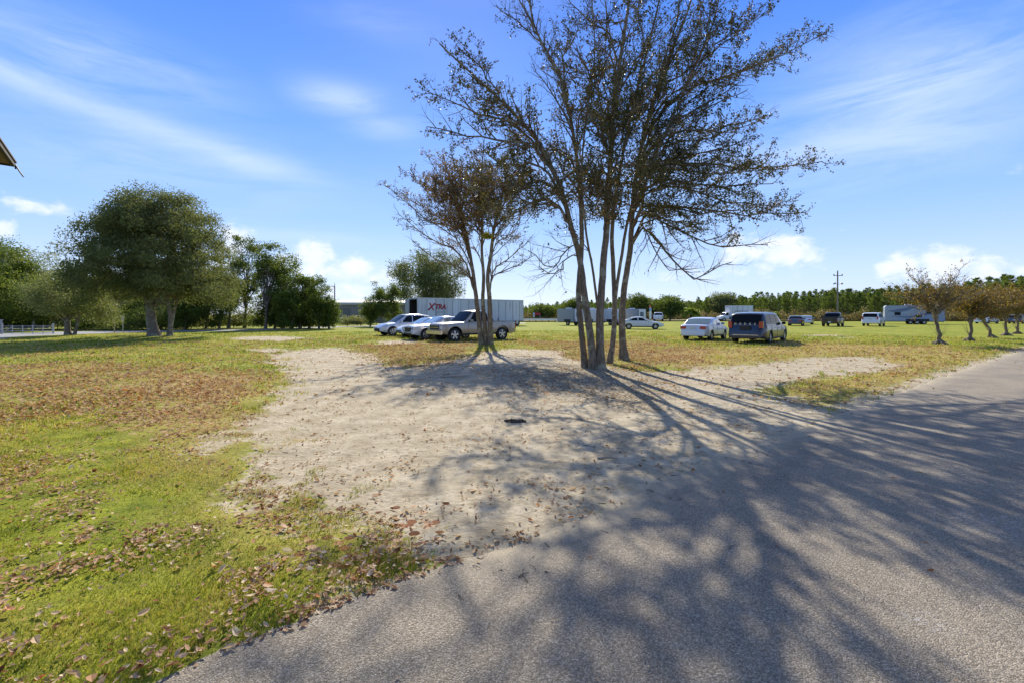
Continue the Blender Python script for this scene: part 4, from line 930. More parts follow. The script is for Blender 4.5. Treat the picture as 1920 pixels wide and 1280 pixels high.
# local: x along the trailer (0..Lt), y away from the viewer
Wt, z0, z1 = 2.5, .72, 3.70
m2 = MB()
for i in range(int(Lt / 1.22) + 1):
    a = i * 1.22; b_ = min(Lt, a + 1.215)
    if b_ - a < .2: continue
    m2.box(((a + b_) / 2, .03, (z0 + z1) / 2), (b_ - a, .04, z1 - z0 - .24)); m2.box((a + .02, .004, (z0 + z1) / 2), (.05, .03, z1 - z0 - .26))
m2.build('side_panel', MTR, t)
m2 = MB(); m2.box((Lt / 2, Wt - .03, (z0 + z1) / 2), (Lt, .04, z1 - z0 - .24)); m2.build('side_panel', MTR, t)
m2 = MB(); m2.box((Lt / 2, Wt / 2, z1 - .02), (Lt, Wt, .04)); m2.build('roof', MWHITE, t)
m2 = MB(); m2.box((Lt - .02, Wt / 2, (z0 + z1) / 2), (.05, Wt - .1, z1 - z0 - .24)); m2.build('end_wall', MTR, t)
m2 = MB(); m2.box((Lt / 2, Wt / 2, z0 + .16), (Lt - .1, Wt - .1, .06)); m2.build('floor', simple('trailer floor', (.10, .07, .05), .9), t)
m2 = MB()
for zz in (z0 + .06, z1 - .10):
    m2.box((Lt / 2, .02, zz), (Lt, .07, .13 if zz > 2 else .14)); m2.box((Lt / 2, Wt - .02, zz), (Lt, .07, .13))
for yy in (.03, Wt - .03): m2.box((.0, yy, (z0 + z1) / 2), (.09, .1, z1 - z0))
m2.box((0, Wt / 2, z1 - .1), (.09, Wt, .18)); m2.box((0, Wt / 2, z0 + .05), (.09, Wt, .16)); m2.box((Lt, .02, (z0 + z1) / 2), (.07, .07, z1 - z0)); m2.box((Lt, Wt - .02, (z0 + z1) / 2), (.07, .07, z1 - z0))
m2.build('frame', simple('trailer rail', (.50, .51, .53), .5, .3), t)
m2 = MB(); m2.box((.55, 1.1, z0 + .55), (.8, 1.4, .7)); m2.box((.35, .9, z0 + 1.05), (.1, 1.6, .08)); m2.build('pallet_load', simple('pallet wood', (.16, .10, .06), .9), t)
m2 = MB(); m2.box((-.28, -.02, (z0 + z1) / 2), (.55, .05, z1 - z0 - .3)) if False else m2.box((-.03, Wt + .55, (z0 + z1) / 2), (.05, 1.1, z1 - z0 - .3)); m2.build('door', MTR, t)
MXR = simple('red lettering', (.38, .02, .03), .5); MXK = simple('lettering shadow', (.05, .03, .05), .5); MXG = simple('grey lettering', (.30, .30, .36), .6)
for (off, mt, bo) in (((.05, -.006, -.05), MXK, .012), ((0, -.022, 0), MXR, .018)):
    for s_, x_, sz in (('X', 1.78, 1.25), ('TRA', 3.08, .88)):
        o = text_mesh('lettering', s_, sz, mt, t, .006, .25, .95, bo); o.location = (x_ + off[0], off[1], 2.58 + off[2] + (.0 if s_ != 'X' else -.02)); o.rotation_euler = (R(90), 0, 0)
o = text_mesh('lettering', 'LEASE', .26, MXG, t, .005, .1, 2.1, .004); o.location = (3.0, -.012, 1.93); o.rotation_euler = (R(90), 0, 0)
for x_ in (Lt - 1.0, Lt - 2.3):
    for yy, sd in ((.22, -1), (Wt - .22, 1)): wheel(t, x_, yy, .48, .3, sd, .55, 6)
for yy in (.5, Wt - .5):
    m2 = MB(); m2.box((2.6, yy, .40), (.14, .14, .7)); m2.box((2.6, yy, .03), (.3, .3, .05)); m2.build('landing_leg', MDARK, t)
m2 = MB(); m2.box((Lt - 1.6, Wt / 2, .60), (3.0, .9, .2)); m2.build('axle_frame', MDARK, t)
for x_ in (.5, Lt - .5, Lt * .5):
    m2 = MB(); m2.box((x_, -.02, z1 - .1), (.12, .02, .06)); m2.build('marker_lamp', MAMB, t)

# ---------------- box truck
MIN = simple('painted interior shade', (.03, .027, .024), .9)  # near-black sheets in the trailer's open end stand in for its interior shade
m2 = MB(); m2.box((.6, Wt - .075, (z0 + z1) / 2), (1.1, .03, z1 - z0 - .3)); m2.box((1.15, Wt / 2, (z0 + z1) / 2), (.04, Wt - .12, z1 - z0 - .3)); m2.box((.6, .075, (z0 + z1) / 2), (1.1, .02, z1 - z0 - .3)); m2.box((.6, Wt / 2, z1 - .08), (1.1, Wt - .12, .02)); m2.build('shade_panels', MIN, bpy.data.objects['box_trailer'])
t = thing('box_truck', 'plain white box truck far off behind the white saloon and minivan', 'truck', (0, 0, 0))
m2 = MB(); m2.box((-.9, 0, 2.42), (5.6, 2.4, 2.55)); m2.build('cargo_box', steel_panel('truck box skin', (.66, .67, .72)), t, bevel=.03)
m2 = MB(); m2.box((-.9, 0, 1.10), (5.7, 2.44, .10)); m2.box((-.9, 0, 3.70), (5.7, 2.44, .08)); m2.build('box_rail', MWHITE, t)
m2 = MB(); m2.prism([(1.95, .55), (1.95, 2.15), (2.5, 2.2), (2.75, 2.05), (3.25, 1.35), (4.0, 1.15), (4.1, .95), (4.1, .5)], -.98, .98); m2.build('cab', PW, t, True, bevel=.04)
m2 = MB(); m2.add([(2.78, -.85, 2.02), (2.78, .85, 2.02), (3.24, .9, 1.42), (3.24, -.9, 1.42)], [(0, 1, 2, 3)]); m2.v = [(x + .03, y, z + .03) for x, y, z in m2.v]; m2.build('windscreen', MGLASS, t)
for sd in (1, -1):
    m2 = MB(); m2.prism([(2.15, 1.4), (2.15, 2.0), (2.6, 2.02), (3.0, 1.4)], sd * .985, sd * 1.0); m2.build('side_window', MGLASS, t)
m2 = MB(); m2.box((0, 0, .85), (7.2, .9, .22)); m2.box((-3.4, 0, .6), (.12, 2.2, .14)); m2.build('chassis', MDARK, t)
for x_ in (3.2, -2.0):
    for sd in (1, -1): wheel(t, x_, sd * .95, .44, .28, sd, .6, 6)
place(t, 53.5, 109, -92)

# ---------------- travel trailer (far right) and small campers behind the trunks
def camper(name, label, L_, W_, z0, z1, skin, nose=True, axles=2, swoosh=True, lower=None):
    t = thing(name, label, 'caravan')
    pr = [(-L_ / 2, z0), (-L_ / 2, z1 - .25), (-L_ / 2 + .18, z1), (L_ / 2 - (1.0 if nose else .2), z1), (L_ / 2 - (.25 if nose else .02), z1 - (.55 if nose else .2)), (L_ / 2, z0 + (.9 if nose else .3)), (L_ / 2 - (.10 if nose else 0), z0)]
    m2 = MB(); m2.prism(pr, -W_ / 2, W_ / 2); m2.build('body', skin, t, bevel=.04)
    hh = z1 - z0
    m2 = MB(); m2.box((0, 0, z0 - .02), (L_ - .2, W_ - .2, .14)); m2.tube([(L_ / 2 - .3, -.6, z0 - .05), (L_ / 2 + 1.1, 0, z0 - .08)], .05, 6); m2.tube([(L_ / 2 - .3, .6, z0 - .05), (L_ / 2 + 1.1, 0, z0 - .08)], .05, 6); m2.build('chassis', MDARK, t)
    for k in range(axles):
        for sd in (1, -1): wheel(t, -.4 - (k - (axles - 1) / 2) * .85 * -1, sd * (W_ / 2 - .14), .34, .2, sd, .6, 5)
    for sd in (1, -1):
        m2 = MB(); m2.box((-.4, sd * (W_ / 2 + .015), z0 + .16), (.85 * axles + .35, .04, .42)); m2.build('wheel_arch', MDARK, t, bevel=.02)
    return t
MGW = simple('camper skin', (.60, .62, .66), .5); MGG = simple('camper grey side', (.27, .30, .34), .5)
MSW1 = simple('grey blue swoosh', (.10, .15, .25), .4); MSW2 = simple('pale swoosh', (.30, .36, .46), .4)
L_, W_ = 7.5, 2.45; q_ = .81
t = camper('travel_trailer', 'long white travel trailer with grey blue swooshes, behind the first orange leaved tree', L_, W_, .52, 3.12, simple('blue grey skin', (.27, .32, .41), .45), False, 3)
def swoosh(t, pts, wds, mt, side):
    n = 26; q = smooth_path([(x * q_, 0, z) for x, z in pts], n); wv = np.interp(np.linspace(0, 1, n), np.linspace(0, 1, len(wds)), wds); rr = []
    for i in range(n):
        rr.append([(q[i][0], side, q[i][2] + wv[i] / 2), (q[i][0], side, q[i][2] - wv[i] / 2)])
    m2 = MB(); m2.loft(rr, cap=False, closed=False); return m2.build('swoosh_stripe', mt, t)
for sd in (-1, 1):
    sf = sd * (W_ / 2 + .006)
    swoosh(t, [(4.1, 2.2), (2.5, 2.25), (.8, 2.6), (-.5, 3.0)], [.1, .55, .5, .1], MSW1, sf)
    swoosh(t, [(4.4, 1.5), (2.2, 1.75), (0, 2.1), (-1.8, 2.85)], [.05, .35, .40, .1], MSW2, sf + sd * .003)
    swoosh(t, [(3.6, 1.35), (1.0, 1.2), (-1.5, 1.6), (-4.4, 2.6)], [.05, .22, .45, .8], MSW1, sf + sd * .006)
    swoosh(t, [(4.3, .82), (0, .80), (-4.4, .84)], [.2, .2, .2], MSW2, sf + sd * .002)
    for (x_, z_, a, b_) in ((2.1, 1.75, .8, .5), (-.55, 1.35, .75, .45), (-2.1, 2.05, 1.2, .6)):
        fr = MB(); fr.box((x_, sf + sd * .012, z_), (a, .03, b_)); w_ = fr.build('window', MDARK, t, bevel=.01)
        g_ = MB(); g_.box((x_, sf + sd * .03, z_), (a - .1, .01, b_ - .1)); g_.build('pane', MGLASS, w_)
m2 = MB(); m2.box((.6, 0, 3.22), (.9, .7, .22)); m2.build('roof_unit', MWHITE, t, bevel=.04)
m2 = MB(); m2.box((-1.2, -W_ / 2 - .12, 3.02), (3.8, .10, .10)); m2.build('awning_roll', MWHITE, t)
m2 = MB(); m2.box((-L_ / 2 - .012, 0, 1.9), (.02, 1.2, .7)); m2.build('rear_panel', MSW1, t)
place(t, 66.6, 75.6, 303)

def small_camper(label, X, Y, hdg, sk):
    t = camper('small_camper', label, 3.3, 2.1, .55, 2.45, sk, False, 1); t['category'] = 'caravan'
    xe = -1.65
    m2 = MB(); m2.box((xe - .01, 0, 1.5), (.03, 2.0, 1.8)); m2.build('end_panel', MGW, t)
    m2 = MB(); m2.box((xe - .03, 0, 1.5), (.02, .10, 1.9)) if False else m2.box((xe - .03, .98, 1.5), (.03, .08, 1.85)); m2.box((xe - .03, -.98, 1.5), (.03, .08, 1.85)); m2.build('corner_trim', MDARK, t)
    fr = MB(); fr.box((xe - .035, .1, 1.65), (.03, .85, .65)); w_ = fr.build('window', MDARK, t); g_ = MB(); g_.box((xe - .055, .1, 1.65), (.01, .72, .52)); g_.build('pane', MGLASSL, w_)
    for sd in (1, -1):
        m2 = MB(); m2.box((xe - .03, sd * .8, .78), (.03, .14, .22)); m2.build('tail_light', MRED, t)
    m2 = MB(); m2.box((.2, 0, 2.52), (.8, .6, .16)); m2.build('roof_unit', MWHITE, t, bevel=.03)
    m2 = MB(); m2.box((-1.2, 0, .5), (1.2, 1.6, .2)); m2.build('rear_step', MDARK, t)
    return place(t, X, Y, hdg)
small_camper('small camper with dull grey side and white end, left of the grove trunks', 8.6, 67.6, -42, MGG)
small_camper('small white camper seen between the two left trunks of the grove', 12.3, 69.5, -38, MGW)
small_camper('small white camper seen in the gap left of the leaning slim trunk', 15.2, 69.0, -38, MGW)
small_camper('small white camper just right of the grove trunks, behind the low white saloon', 18.6, 70.0, -40, MGG)

# vehicles half hidden behind the orange leaved trees
t = make_car('parked_car', 'pale car half hidden behind the third orange leaved tree', 'car', PW, 4.45, 1.76, tail=(.3, .08, .72, .88), **FS); place(t, 84, 80.5, 70)
t = make_car('parked_suv', 'dark vehicle glimpsed through the branches of the orange leaved trees', 'car', PGRY, 4.55, 1.85, **SUVc); place(t, 88.5, 79.5, 60)
t = camper('travel_trailer', 'grey blue caravan at the right edge, behind the last orange leaved trees', 8.5, 2.4, .62, 3.0, MGG, True, 2); place(t, 98, 84, 250)
# ------------------------------------------------------------------ trees round the field
M_PINEB = barkmat('pine bark', (.08, .05, .035), (.22, .15, .10))
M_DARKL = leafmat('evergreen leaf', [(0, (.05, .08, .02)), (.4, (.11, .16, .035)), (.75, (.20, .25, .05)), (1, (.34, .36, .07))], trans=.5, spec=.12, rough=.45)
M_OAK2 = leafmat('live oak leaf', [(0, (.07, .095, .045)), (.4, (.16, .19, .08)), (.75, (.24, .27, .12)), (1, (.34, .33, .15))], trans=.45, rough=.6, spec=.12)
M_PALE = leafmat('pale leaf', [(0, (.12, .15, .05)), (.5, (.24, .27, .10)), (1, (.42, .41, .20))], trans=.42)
M_PINEL = leafmat('pine needles', [(0, (.06, .11, .022)), (.5, (.14, .22, .04)), (1, (.28, .34, .07))], trans=.5)
M_MYRT = leafmat('autumn leaf', [(0, (.09, .075, .02)), (.35, (.20, .13, .035)), (.6, (.30, .17, .04)), (.8, (.24, .24, .04)), (.92, (.50, .28, .04)), (1, (.60, .42, .06))], trans=.45)
M_PALM = leafmat('palm leaf', [(0, (.22, .32, .03)), (1, (.50, .55, .09))], trans=.5)

def clump_tree(name, label, cat, base, hgt, rad, cz, rz_, nclump, leafn, lsize, mat, trunks=((0, 0, .3, 0, 0),), bark=None, group=None, forks=5, up_bias=0.0, irregular=.25, crsize=(.10, .2), asp=.45, seed=None, hollow=.45, flat_bottom=True, skirt=0.0):
    """crown: leaf clumps in the volume of an uneven ellipsoid centred at cz (half height rz_, radius rad)"""
    if seed is not None: st = np.random.default_rng(seed)
    else: st = rng
    t = thing(name, label, cat, base, group=group)
    # uneven outline: radius modulated by a few random bumps
    bumps = [(unit(st.normal(size=3)), st.uniform(-irregular, irregular)) for _ in range(9)]
    cent = []
    while len(cent) < nclump:
        d = unit(st.normal(size=3)); q = st.uniform(hollow, 1.0) ** .6
        m_ = float(np.clip(1 + sum(a * max(0, float(d @ b)) ** 3 * 1.6 for b, a in bumps), .55, 1.18))
        p = d * q * m_ * np.array([rad, rad, rz_])
        if flat_bottom and p[2] < -rz_ * .62: p[2] = -rz_ * st.uniform(.35, .7)
        p[2] += cz - skirt * (p[0] ** 2 + p[1] ** 2) / rad ** 2
        cent.append(p)
    cent = np.array(cent); zb_ = cent[:, 2].min(); zt_ = cent[:, 2].max(); cent[:, 2] = zb_ + (cent[:, 2] - zb_) * (hgt - .35 - zb_) / (zt_ - zb_)
    # limbs from trunk tops to clumps
    for (tx, ty, tr, lx, ly) in trunks:
        B = Branches(); top = np.array([tx + lx, ty + ly, cz + rz_ * .35])
        low = np.array([tx, ty, -.1]); mid = np.array([tx + lx * .35, ty + ly * .35, max(.6, (cz - rz_) * .8)])
        q = smooth_path([low, mid, (mid + top) / 2 + st.normal(size=3) * .12 * rad * .3, top], 14)
        rr = np.linspace(tr, tr * .25, 14); rr[0] *= 1.5; rr[1] *= 1.12
        B.add(q, rr, 10)
        near = np.argsort(np.linalg.norm(cent - q[7], axis=1) * st.uniform(.4, 1.6, len(cent)))[:forks * 3]
        for k, j in enumerate(near):
            i = int(np.clip(st.integers(4, 11), 0, 13)); a = q[i]; c_ = cent[j]
            m_ = a * .45 + c_ * .55 + np.array([0, 0, -.04 * rad]); l = smooth_path([a, m_, c_], 6)
            B.add(l, np.linspace(rr[i] * .55, .015, 6), 5)
        B.build('trunk', bark or M_BARK2, t)
    per = max(3, leafn // nclump); P_ = []
    for c_ in cent:
        s_ = rad * st.uniform(*crsize); n = int(per * st.uniform(.6, 1.4))
        g = np.clip(st.normal(size=(n, 3)), -1.5, 1.5) * s_ * np.array([1, 1, .72]); P_.append(c_ + g)
    P_ = np.concatenate(P_)
    P_ = P_[P_[:, 2] > .25]
    bias = np.clip(st.uniform(0, 1, len(P_)) * .5 + .5 * (vnoise(P_[:, 0] * 1.3 + 30, P_[:, 2] * 1.3 + P_[:, 1] + 30, 1.2 / max(1, rad * .4), 2)), 0, 1)
    leaf_obj('crown', P_, lsize, lsize * asp, mat, t, bias=bias, up=up_bias)
    return t

# big live oak on the left
b0 = G(291, 633.5)
clump_tree('live_oak', 'broad dark live oak with thick forked trunks, casting a long shadow on the lawn', 'tree', tuple(b0), 10.3, 5.1, 5.8, 4.1, 520, 130000, .15, M_OAK2,
    trunks=((0, 0, .36, -1.0, .2), (.5, .5, .12, .3, .9), (.9, .1, .17, .5, -.3)), forks=9, irregular=.18, crsize=(.05, .10), seed=11, hollow=.15, skirt=1.1)
# drooping paler tree by the lane
clump_tree('drooping_tree', 'small drooping pale green tree beside the lane, left of the big oak', 'tree', tuple(G(128, 630)), 5, 3.3, 2.9, 1.9, 150, 26000, .13, M_PALE, trunks=((0, 0, .22, -.2, 0), (.3, .1, .12, .8, 0)), irregular=.35, crsize=(.08, .18), seed=5, hollow=.25, skirt=1.0)

# wood along the left: each tree placed by its crown top and foot
WOOD = [  # px, top row, depth, radius(m), kind, label
    (-60, 430, 52, 4.6, 'b'), (8, 452, 55, 3.4, 'b'), (45, 468, 50, 3.0, 'b'), (88, 474, 54, 3.0, 'p'), (60, 520, 44, 2.6, 'p'), (20, 545, 46, 2.5, 'd'), (-30, 500, 44, 3.2, 'b'), (150, 500, 52, 3.2, 'b'), (205, 500, 54, 3.4, 'd'), (265, 505, 55, 3.2, 'b'), (330, 500, 53, 3.0, 'd'), (385, 500, 50, 2.6, 'p'),
    (428, 450, 52, 1.9, 't'), (458, 441, 54, 1.8, 't'), (497, 452, 50, 2.0, 't'), (531, 476, 53, 2.0, 't'), (562, 491, 51, 2.0, 't'), (580, 520, 54, 1.3, 't'), (410, 500, 48, 1.6, 'p'), (515, 550, 52, 1.9, 'd'), (545, 540, 49, 1.5, 'd'),
    (598, 515, 50, 1.35, 'c'), (617, 552, 50, 1.0, 'c'), (345, 545, 46, 2.0, 'd'), (300, 555, 50, 2.4, 'b'), (240, 560, 50, 2.2, 'p')]
for k, (px, top, d, rd, kind) in enumerate(WOOD):
    X = (px - 960) / F * d; hgt = H + (HZ - top) / F * d
    kw = dict(base=(X, d, 0), hgt=hgt, seed=100 + k, group='trees of the wood on the left')
    if kind == 't': clump_tree('tall_tree', 'tall ragged broadleaf tree with sky showing through, in the wood right of the oak', 'tree', rad=rd * .95, cz=hgt * .54, rz_=hgt * .45, nclump=52, leafn=7000, lsize=.22, mat=M_DARKL, trunks=((0, 0, .16, .3, 0),), forks=16, irregular=.6, crsize=(.13, .26), hollow=.2, flat_bottom=False, **kw)
    elif kind == 'b': clump_tree('broadleaf_tree', 'rounded dark green tree in the wood on the left', 'tree', rad=rd, cz=hgt * .58, rz_=hgt * .44, nclump=100, leafn=12000, lsize=.26, mat=M_DARKL, trunks=((0, 0, .2, .3, 0),), irregular=.35, crsize=(.12, .22), hollow=.3, flat_bottom=False, **kw)
    elif kind == 'd': clump_tree('low_tree', 'low dark tree filling the edge of the left wood', 'tree', rad=rd, cz=hgt * .5, rz_=hgt * .5, nclump=80, leafn=9000, lsize=.22, mat=M_DARKL, trunks=((0, 0, .12, .3, 0),), irregular=.35, crsize=(.13, .25), hollow=.2, flat_bottom=False, **kw)
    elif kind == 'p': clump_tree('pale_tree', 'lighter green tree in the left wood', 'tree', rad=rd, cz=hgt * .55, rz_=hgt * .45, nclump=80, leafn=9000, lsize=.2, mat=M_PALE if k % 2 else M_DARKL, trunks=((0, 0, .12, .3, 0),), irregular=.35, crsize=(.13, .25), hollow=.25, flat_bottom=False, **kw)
    else: clump_tree('cedar_tree', 'dense cone shaped dark cedar standing left of the grey building' if k == 22 else 'low dark cedar bush at the foot of the taller cedar', 'tree', base=(X, d, 0), hgt=hgt, rad=rd, cz=hgt * .45, rz_=hgt * .52, nclump=90, leafn=9000, lsize=.18, mat=M_DARKL, trunks=((0, 0, .12, 0, 0),), irregular=.15, crsize=(.14, .25), hollow=.0, flat_bottom=False, seed=140 + k, skirt=-.0)
# undergrowth under the wood
MB_SH = []
def bush(name, label, px, py, rad, h, n, mat, ls=.16, group=None, seed=0, cat='bush', dens=1):
    return clump_tree(name, label, cat, tuple(G(px, py)), h, rad, h * .48, h * .5, 26, n, ls, mat, trunks=((0, 0, .04, .1, 0),), forks=3, irregular=.3, crsize=(.2, .35), hollow=.1, flat_bottom=False, group=group, seed=seed)
for k in range(24):
    px = -40 + k * 28 + rng.uniform(-8, 8); 
    if px > 640: break
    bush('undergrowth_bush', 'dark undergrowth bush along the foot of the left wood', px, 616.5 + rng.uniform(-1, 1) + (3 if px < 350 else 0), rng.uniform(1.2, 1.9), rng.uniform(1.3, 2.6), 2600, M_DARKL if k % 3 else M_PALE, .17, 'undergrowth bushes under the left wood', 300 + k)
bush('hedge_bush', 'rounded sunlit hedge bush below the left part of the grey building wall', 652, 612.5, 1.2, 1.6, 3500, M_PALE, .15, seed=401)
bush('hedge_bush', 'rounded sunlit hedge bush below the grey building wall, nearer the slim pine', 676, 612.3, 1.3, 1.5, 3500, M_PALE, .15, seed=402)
bush('hedge_bush', 'leafy hedge bush just left of the open trailer end', 745, 612, 1.5, 1.9, 3500, M_DARKL, .15, seed=403)
for px, top, d, rd, lb in ((713, 528, 60, 1.5, 'slim dark tree standing in front of the grey building'), (736, 530, 62, 1.1, 'thin pale stemmed tree just left of the trailer'), (694, 556, 59, 1.2, 'short bushy tree left of the slim dark one, in front of the grey building')):
    X = (px - 960) / F * d; hgt = H + (HZ - top) / F * d
    clump_tree('slender_tree', lb, 'tree', (X, d, 0), hgt, rd, hgt * .5, hgt * .5, 70, 5500, .2, M_DARKL, trunks=((0, 0, .09, .2, 0),), irregular=.5, crsize=(.15, .28), hollow=.1, flat_bottom=False, seed=500 + px)
d = 82; clump_tree('spreading_tree', 'broad brownish green tree rising behind the box trailer', 'tree', ((806 - 960) / F * d, d, 0), 13, 6.2, 8.0, 5.3, 190, 30000, .33, M_OAK2, trunks=((0, 0, .35, .3, 0),), irregular=.22, crsize=(.09, .17), hollow=.3, seed=61)

# pines: five kinds, then copies
def pine(label, hgt, seed, group):
    st = np.random.default_rng(seed); t = thing('pine_tree', label, 'tree', group=group)
    B = Branches(); top = np.array([st.normal() * .15, st.normal() * .15, hgt]); q = smooth_path([(0, 0, -.1), (st.normal() * .1, 0, hgt * .5), top], 9); B.add(q, np.linspace(.14, .03, 9), 6)
    P_, D_ = [], []; z = hgt * .18
    while z < hgt * .99:
        f = (z / hgt); L_ = (2.5 * (1 - f) ** .85 + .16) * st.uniform(.7, 1.2) * (hgt / 9) ** .5
        for a in st.uniform(0, 6.28, st.integers(3, 6)):
            c_ = np.array([np.interp(z, q[:, 2], q[:, 0]), np.interp(z, q[:, 2], q[:, 1]), z]); e = c_ + np.array([math.cos(a), math.sin(a), .35 + .6 * f]) * L_
            B.add(np.array([c_, (c_ + e) / 2 + [0, 0, -.05], e]), np.array([.03, .02, .01]), 3)
            for u in np.linspace(.35, 1.0, 4):
                n = 9; P_.append(np.repeat((c_ + (e - c_) * u)[None], n, 0)); dd = st.normal(size=(n, 3)) * .8 + unit(e - c_) * .8 + np.array([0, 0, .5]); D_.append(dd)
        z += hgt * .06 * st.uniform(.7, 1.3)
    n = 22; P_.append(np.repeat(top[None], n, 0)); D_.append(st.normal(size=(n, 3)) * .45 + np.array([0, 0, 1]))
    B.build('trunk', M_PINEB, t)
    P_ = np.concatenate(P_); D_ = np.concatenate(D_)
    V, Fc, rn = leaves_arrays(P_, .42, .085, D=D_); np_mesh('crown', V, Fc, M_PINEL, t, False, {'rnd': rn}); return t
PG = 'young pines in the belt along the far side of the road'
PL = 'young green pine in the long belt beyond the far road'
protos = [pine(PL, 9.0, 900 + k, PG) for k in range(6)]
def top_row(px): return float(np.interp(px, [940, 985, 1050, 1180, 1250, 1300, 1345, 1400, 1480, 1560, 1650, 1700, 1800, 1880, 1960, 2100], [574, 573, 566, 560, 563, 562, 556, 552, 548, 546, 541, 538, 532, 522, 524, 520]))
def belt_d(px): return float(np.interp(px, [940, 1400, 1960], [165, 150, 112]))
n_p = 0
for row, (off, step) in enumerate(((0, 9.6), (7, 10.0), (15, 10.4))):
    px = 950 + row * 3.3
    while px < 1975:
        d = belt_d(px) + off + rng.uniform(-2, 2); X = (px - 960) / F * d + rng.uniform(-.5, .5)
        hgt = (H + (HZ - top_row(px)) / F * d) * rng.uniform(.80, 1.06) * (1.0 if row else .92)
        o = protos[n_p] if n_p < 6 else copy_tree(protos[int(rng.integers(6))])
        o.location = (X, d, 0); o.rotation_euler = (0, 0, rng.uniform(0, 6.28)); s_ = hgt / 9; o.scale = (s_ * rng.uniform(.9, 1.2),) * 2 + (s_,); n_p += 1
        px += step * rng.uniform(.75, 1.25)
# taller broadleaf trees in the belt
for px, top, d, rd, lb, mt in ((1256, 557, 118, 4.0, 'round dark green tree behind the white pickup on the road', M_DARKL), (1350, 550, 150, 4.6, 'spreading tree crown rising above the pines over the box truck', M_OAK2), (1195, 552, 140, 3.6, 'rounded tree in the belt just right of the grove trunks', M_DARKL),
                               (1223, 560, 150, 4.2, 'tree between the rounded tree and the round dark one beyond the flag', M_DARKL), (1075, 561, 150, 5.0, 'broad tree behind the left stems of the grove', M_DARKL), (1560, 541, 160, 3.0, 'flat topped darker tree above the pines by the utility pole', M_OAK2), (1020, 571, 150, 5, 'low wide tree right of the box trailer end', M_DARKL)):
    X = (px - 960) / F * d; hgt = H + (HZ - top) / F * d
    clump_tree('broadleaf_tree', lb, 'tree', (X, d, 0), hgt, rd, hgt * .58, hgt * .42, 70, 6000, .5, mt, trunks=((0, 0, .2, .2, 0),), irregular=.3, crsize=(.13, .22), hollow=.2, flat_bottom=False, seed=600 + px)
# rough scrub at the foot of the belt
P_ = []
n = 52000; px = rng.uniform(935, 2000, n); d = np.interp(px, [940, 1400, 1960], [158, 142, 106]) + rng.uniform(-5, 8, n)
hh = 4.2 * vnoise(px * .11, d * .2, 1.0, 3) ** 1.3 + .3
P_ = np.stack([(px - 960) / F * d, d, rng.uniform(0, 1, n) ** .8 * hh], 1)
n = 42000; px2 = rng.uniform(930, 2010, n); d2 = np.interp(px2, [940, 1400, 1960], [195, 180, 142]) + rng.uniform(-6, 10, n)
ht2 = (H + (HZ - np.interp(px2, [940, 985, 1050, 1180, 1250, 1300, 1345, 1400, 1480, 1560, 1650, 1700, 1800, 1880, 1960, 2100], [576, 575, 570, 564, 567, 566, 560, 558, 554, 552, 546, 543, 538, 530, 530, 528])) / F * d2) * (.66 + .40 * vnoise(px2 * .13, px2 * 0, 1.0, 3))
P2 = np.stack([(px2 - 960) / F * d2, d2, ht2 * rng.uniform(.1, 1, n) ** .7], 1)
M_SCRUB = leafmat('scrub leaf', [(0, (.10, .08, .035)), (.4, (.22, .17, .075)), (.7, (.36, .29, .14)), (1, (.18, .24, .04))], trans=.4)
tag(leaf_obj('scrub', P_, .55, .22, M_SCRUB, None, up=.6), 'tangled brown and olive scrub along the foot of the pine belt', 'scrub', kind='stuff')

tag(leaf_obj('far_wood', P2, .9, .4, M_PINEL, None, up=.8), 'solid band of distant woodland showing between the pines', 'wood', kind='stuff')
# palms
def palm(label, px, top, d, seed):
    st = np.random.default_rng(seed); X = (px - 960) / F * d; hgt = H + (HZ - top) / F * d; t = thing('palm_tree', label, 'palm', (X, d, 0)); th_ = hgt * .45
    mb = MB(); mb.tube([(0, 0, -.1), (.05, 0, th_ * .5), (0, 0, th_)], [.34, .28, .3], 9); mb.build('trunk', M_BARK2, t, True)
    V_, D_ = [], []; B = Branches()
    for k in range(34):
        a = st.uniform(0, 6.28); e0 = st.uniform(-.1, 1.3); L_ = hgt * .5 * st.uniform(.85, 1.1); q = [np.array([0, 0, th_])]; e = e0
        for s_ in range(7): q.append(q[-1] + np.array([math.cos(a) * math.cos(e), math.sin(a) * math.cos(e), math.sin(e)]) * L_ / 7); e -= .2
        q = np.array(q); B.add(q, np.linspace(.035, .008, 8), 3)
        sd = np.array([-math.sin(a), math.cos(a), 0])
        for u in np.linspace(.12, 1, 26):
            i = min(int(u * 7), 6); p = q[i] + (q[i + 1] - q[i]) * (u * 7 - i); tg = unit(q[i + 1] - q[i])
            for s2 in (-1, 1): V_.append(p); D_.append(sd * s2 + tg * .7 + np.array([0, 0, -.15]))
    B.build('frond_stems', M_PALM, t)
    V, Fc, rn = leaves_arrays(np.array(V_), hgt * .13, .22, D=np.array(D_)); np_mesh('fronds', V, Fc, M_PALM, t, False, {'rnd': rn}); return t
palm('bright green palm behind the white saloon, across the road', 1295, 566, 112, 3)
palm('lower palm showing above the roof of the dark minivan', 1448, 577, 108, 4)

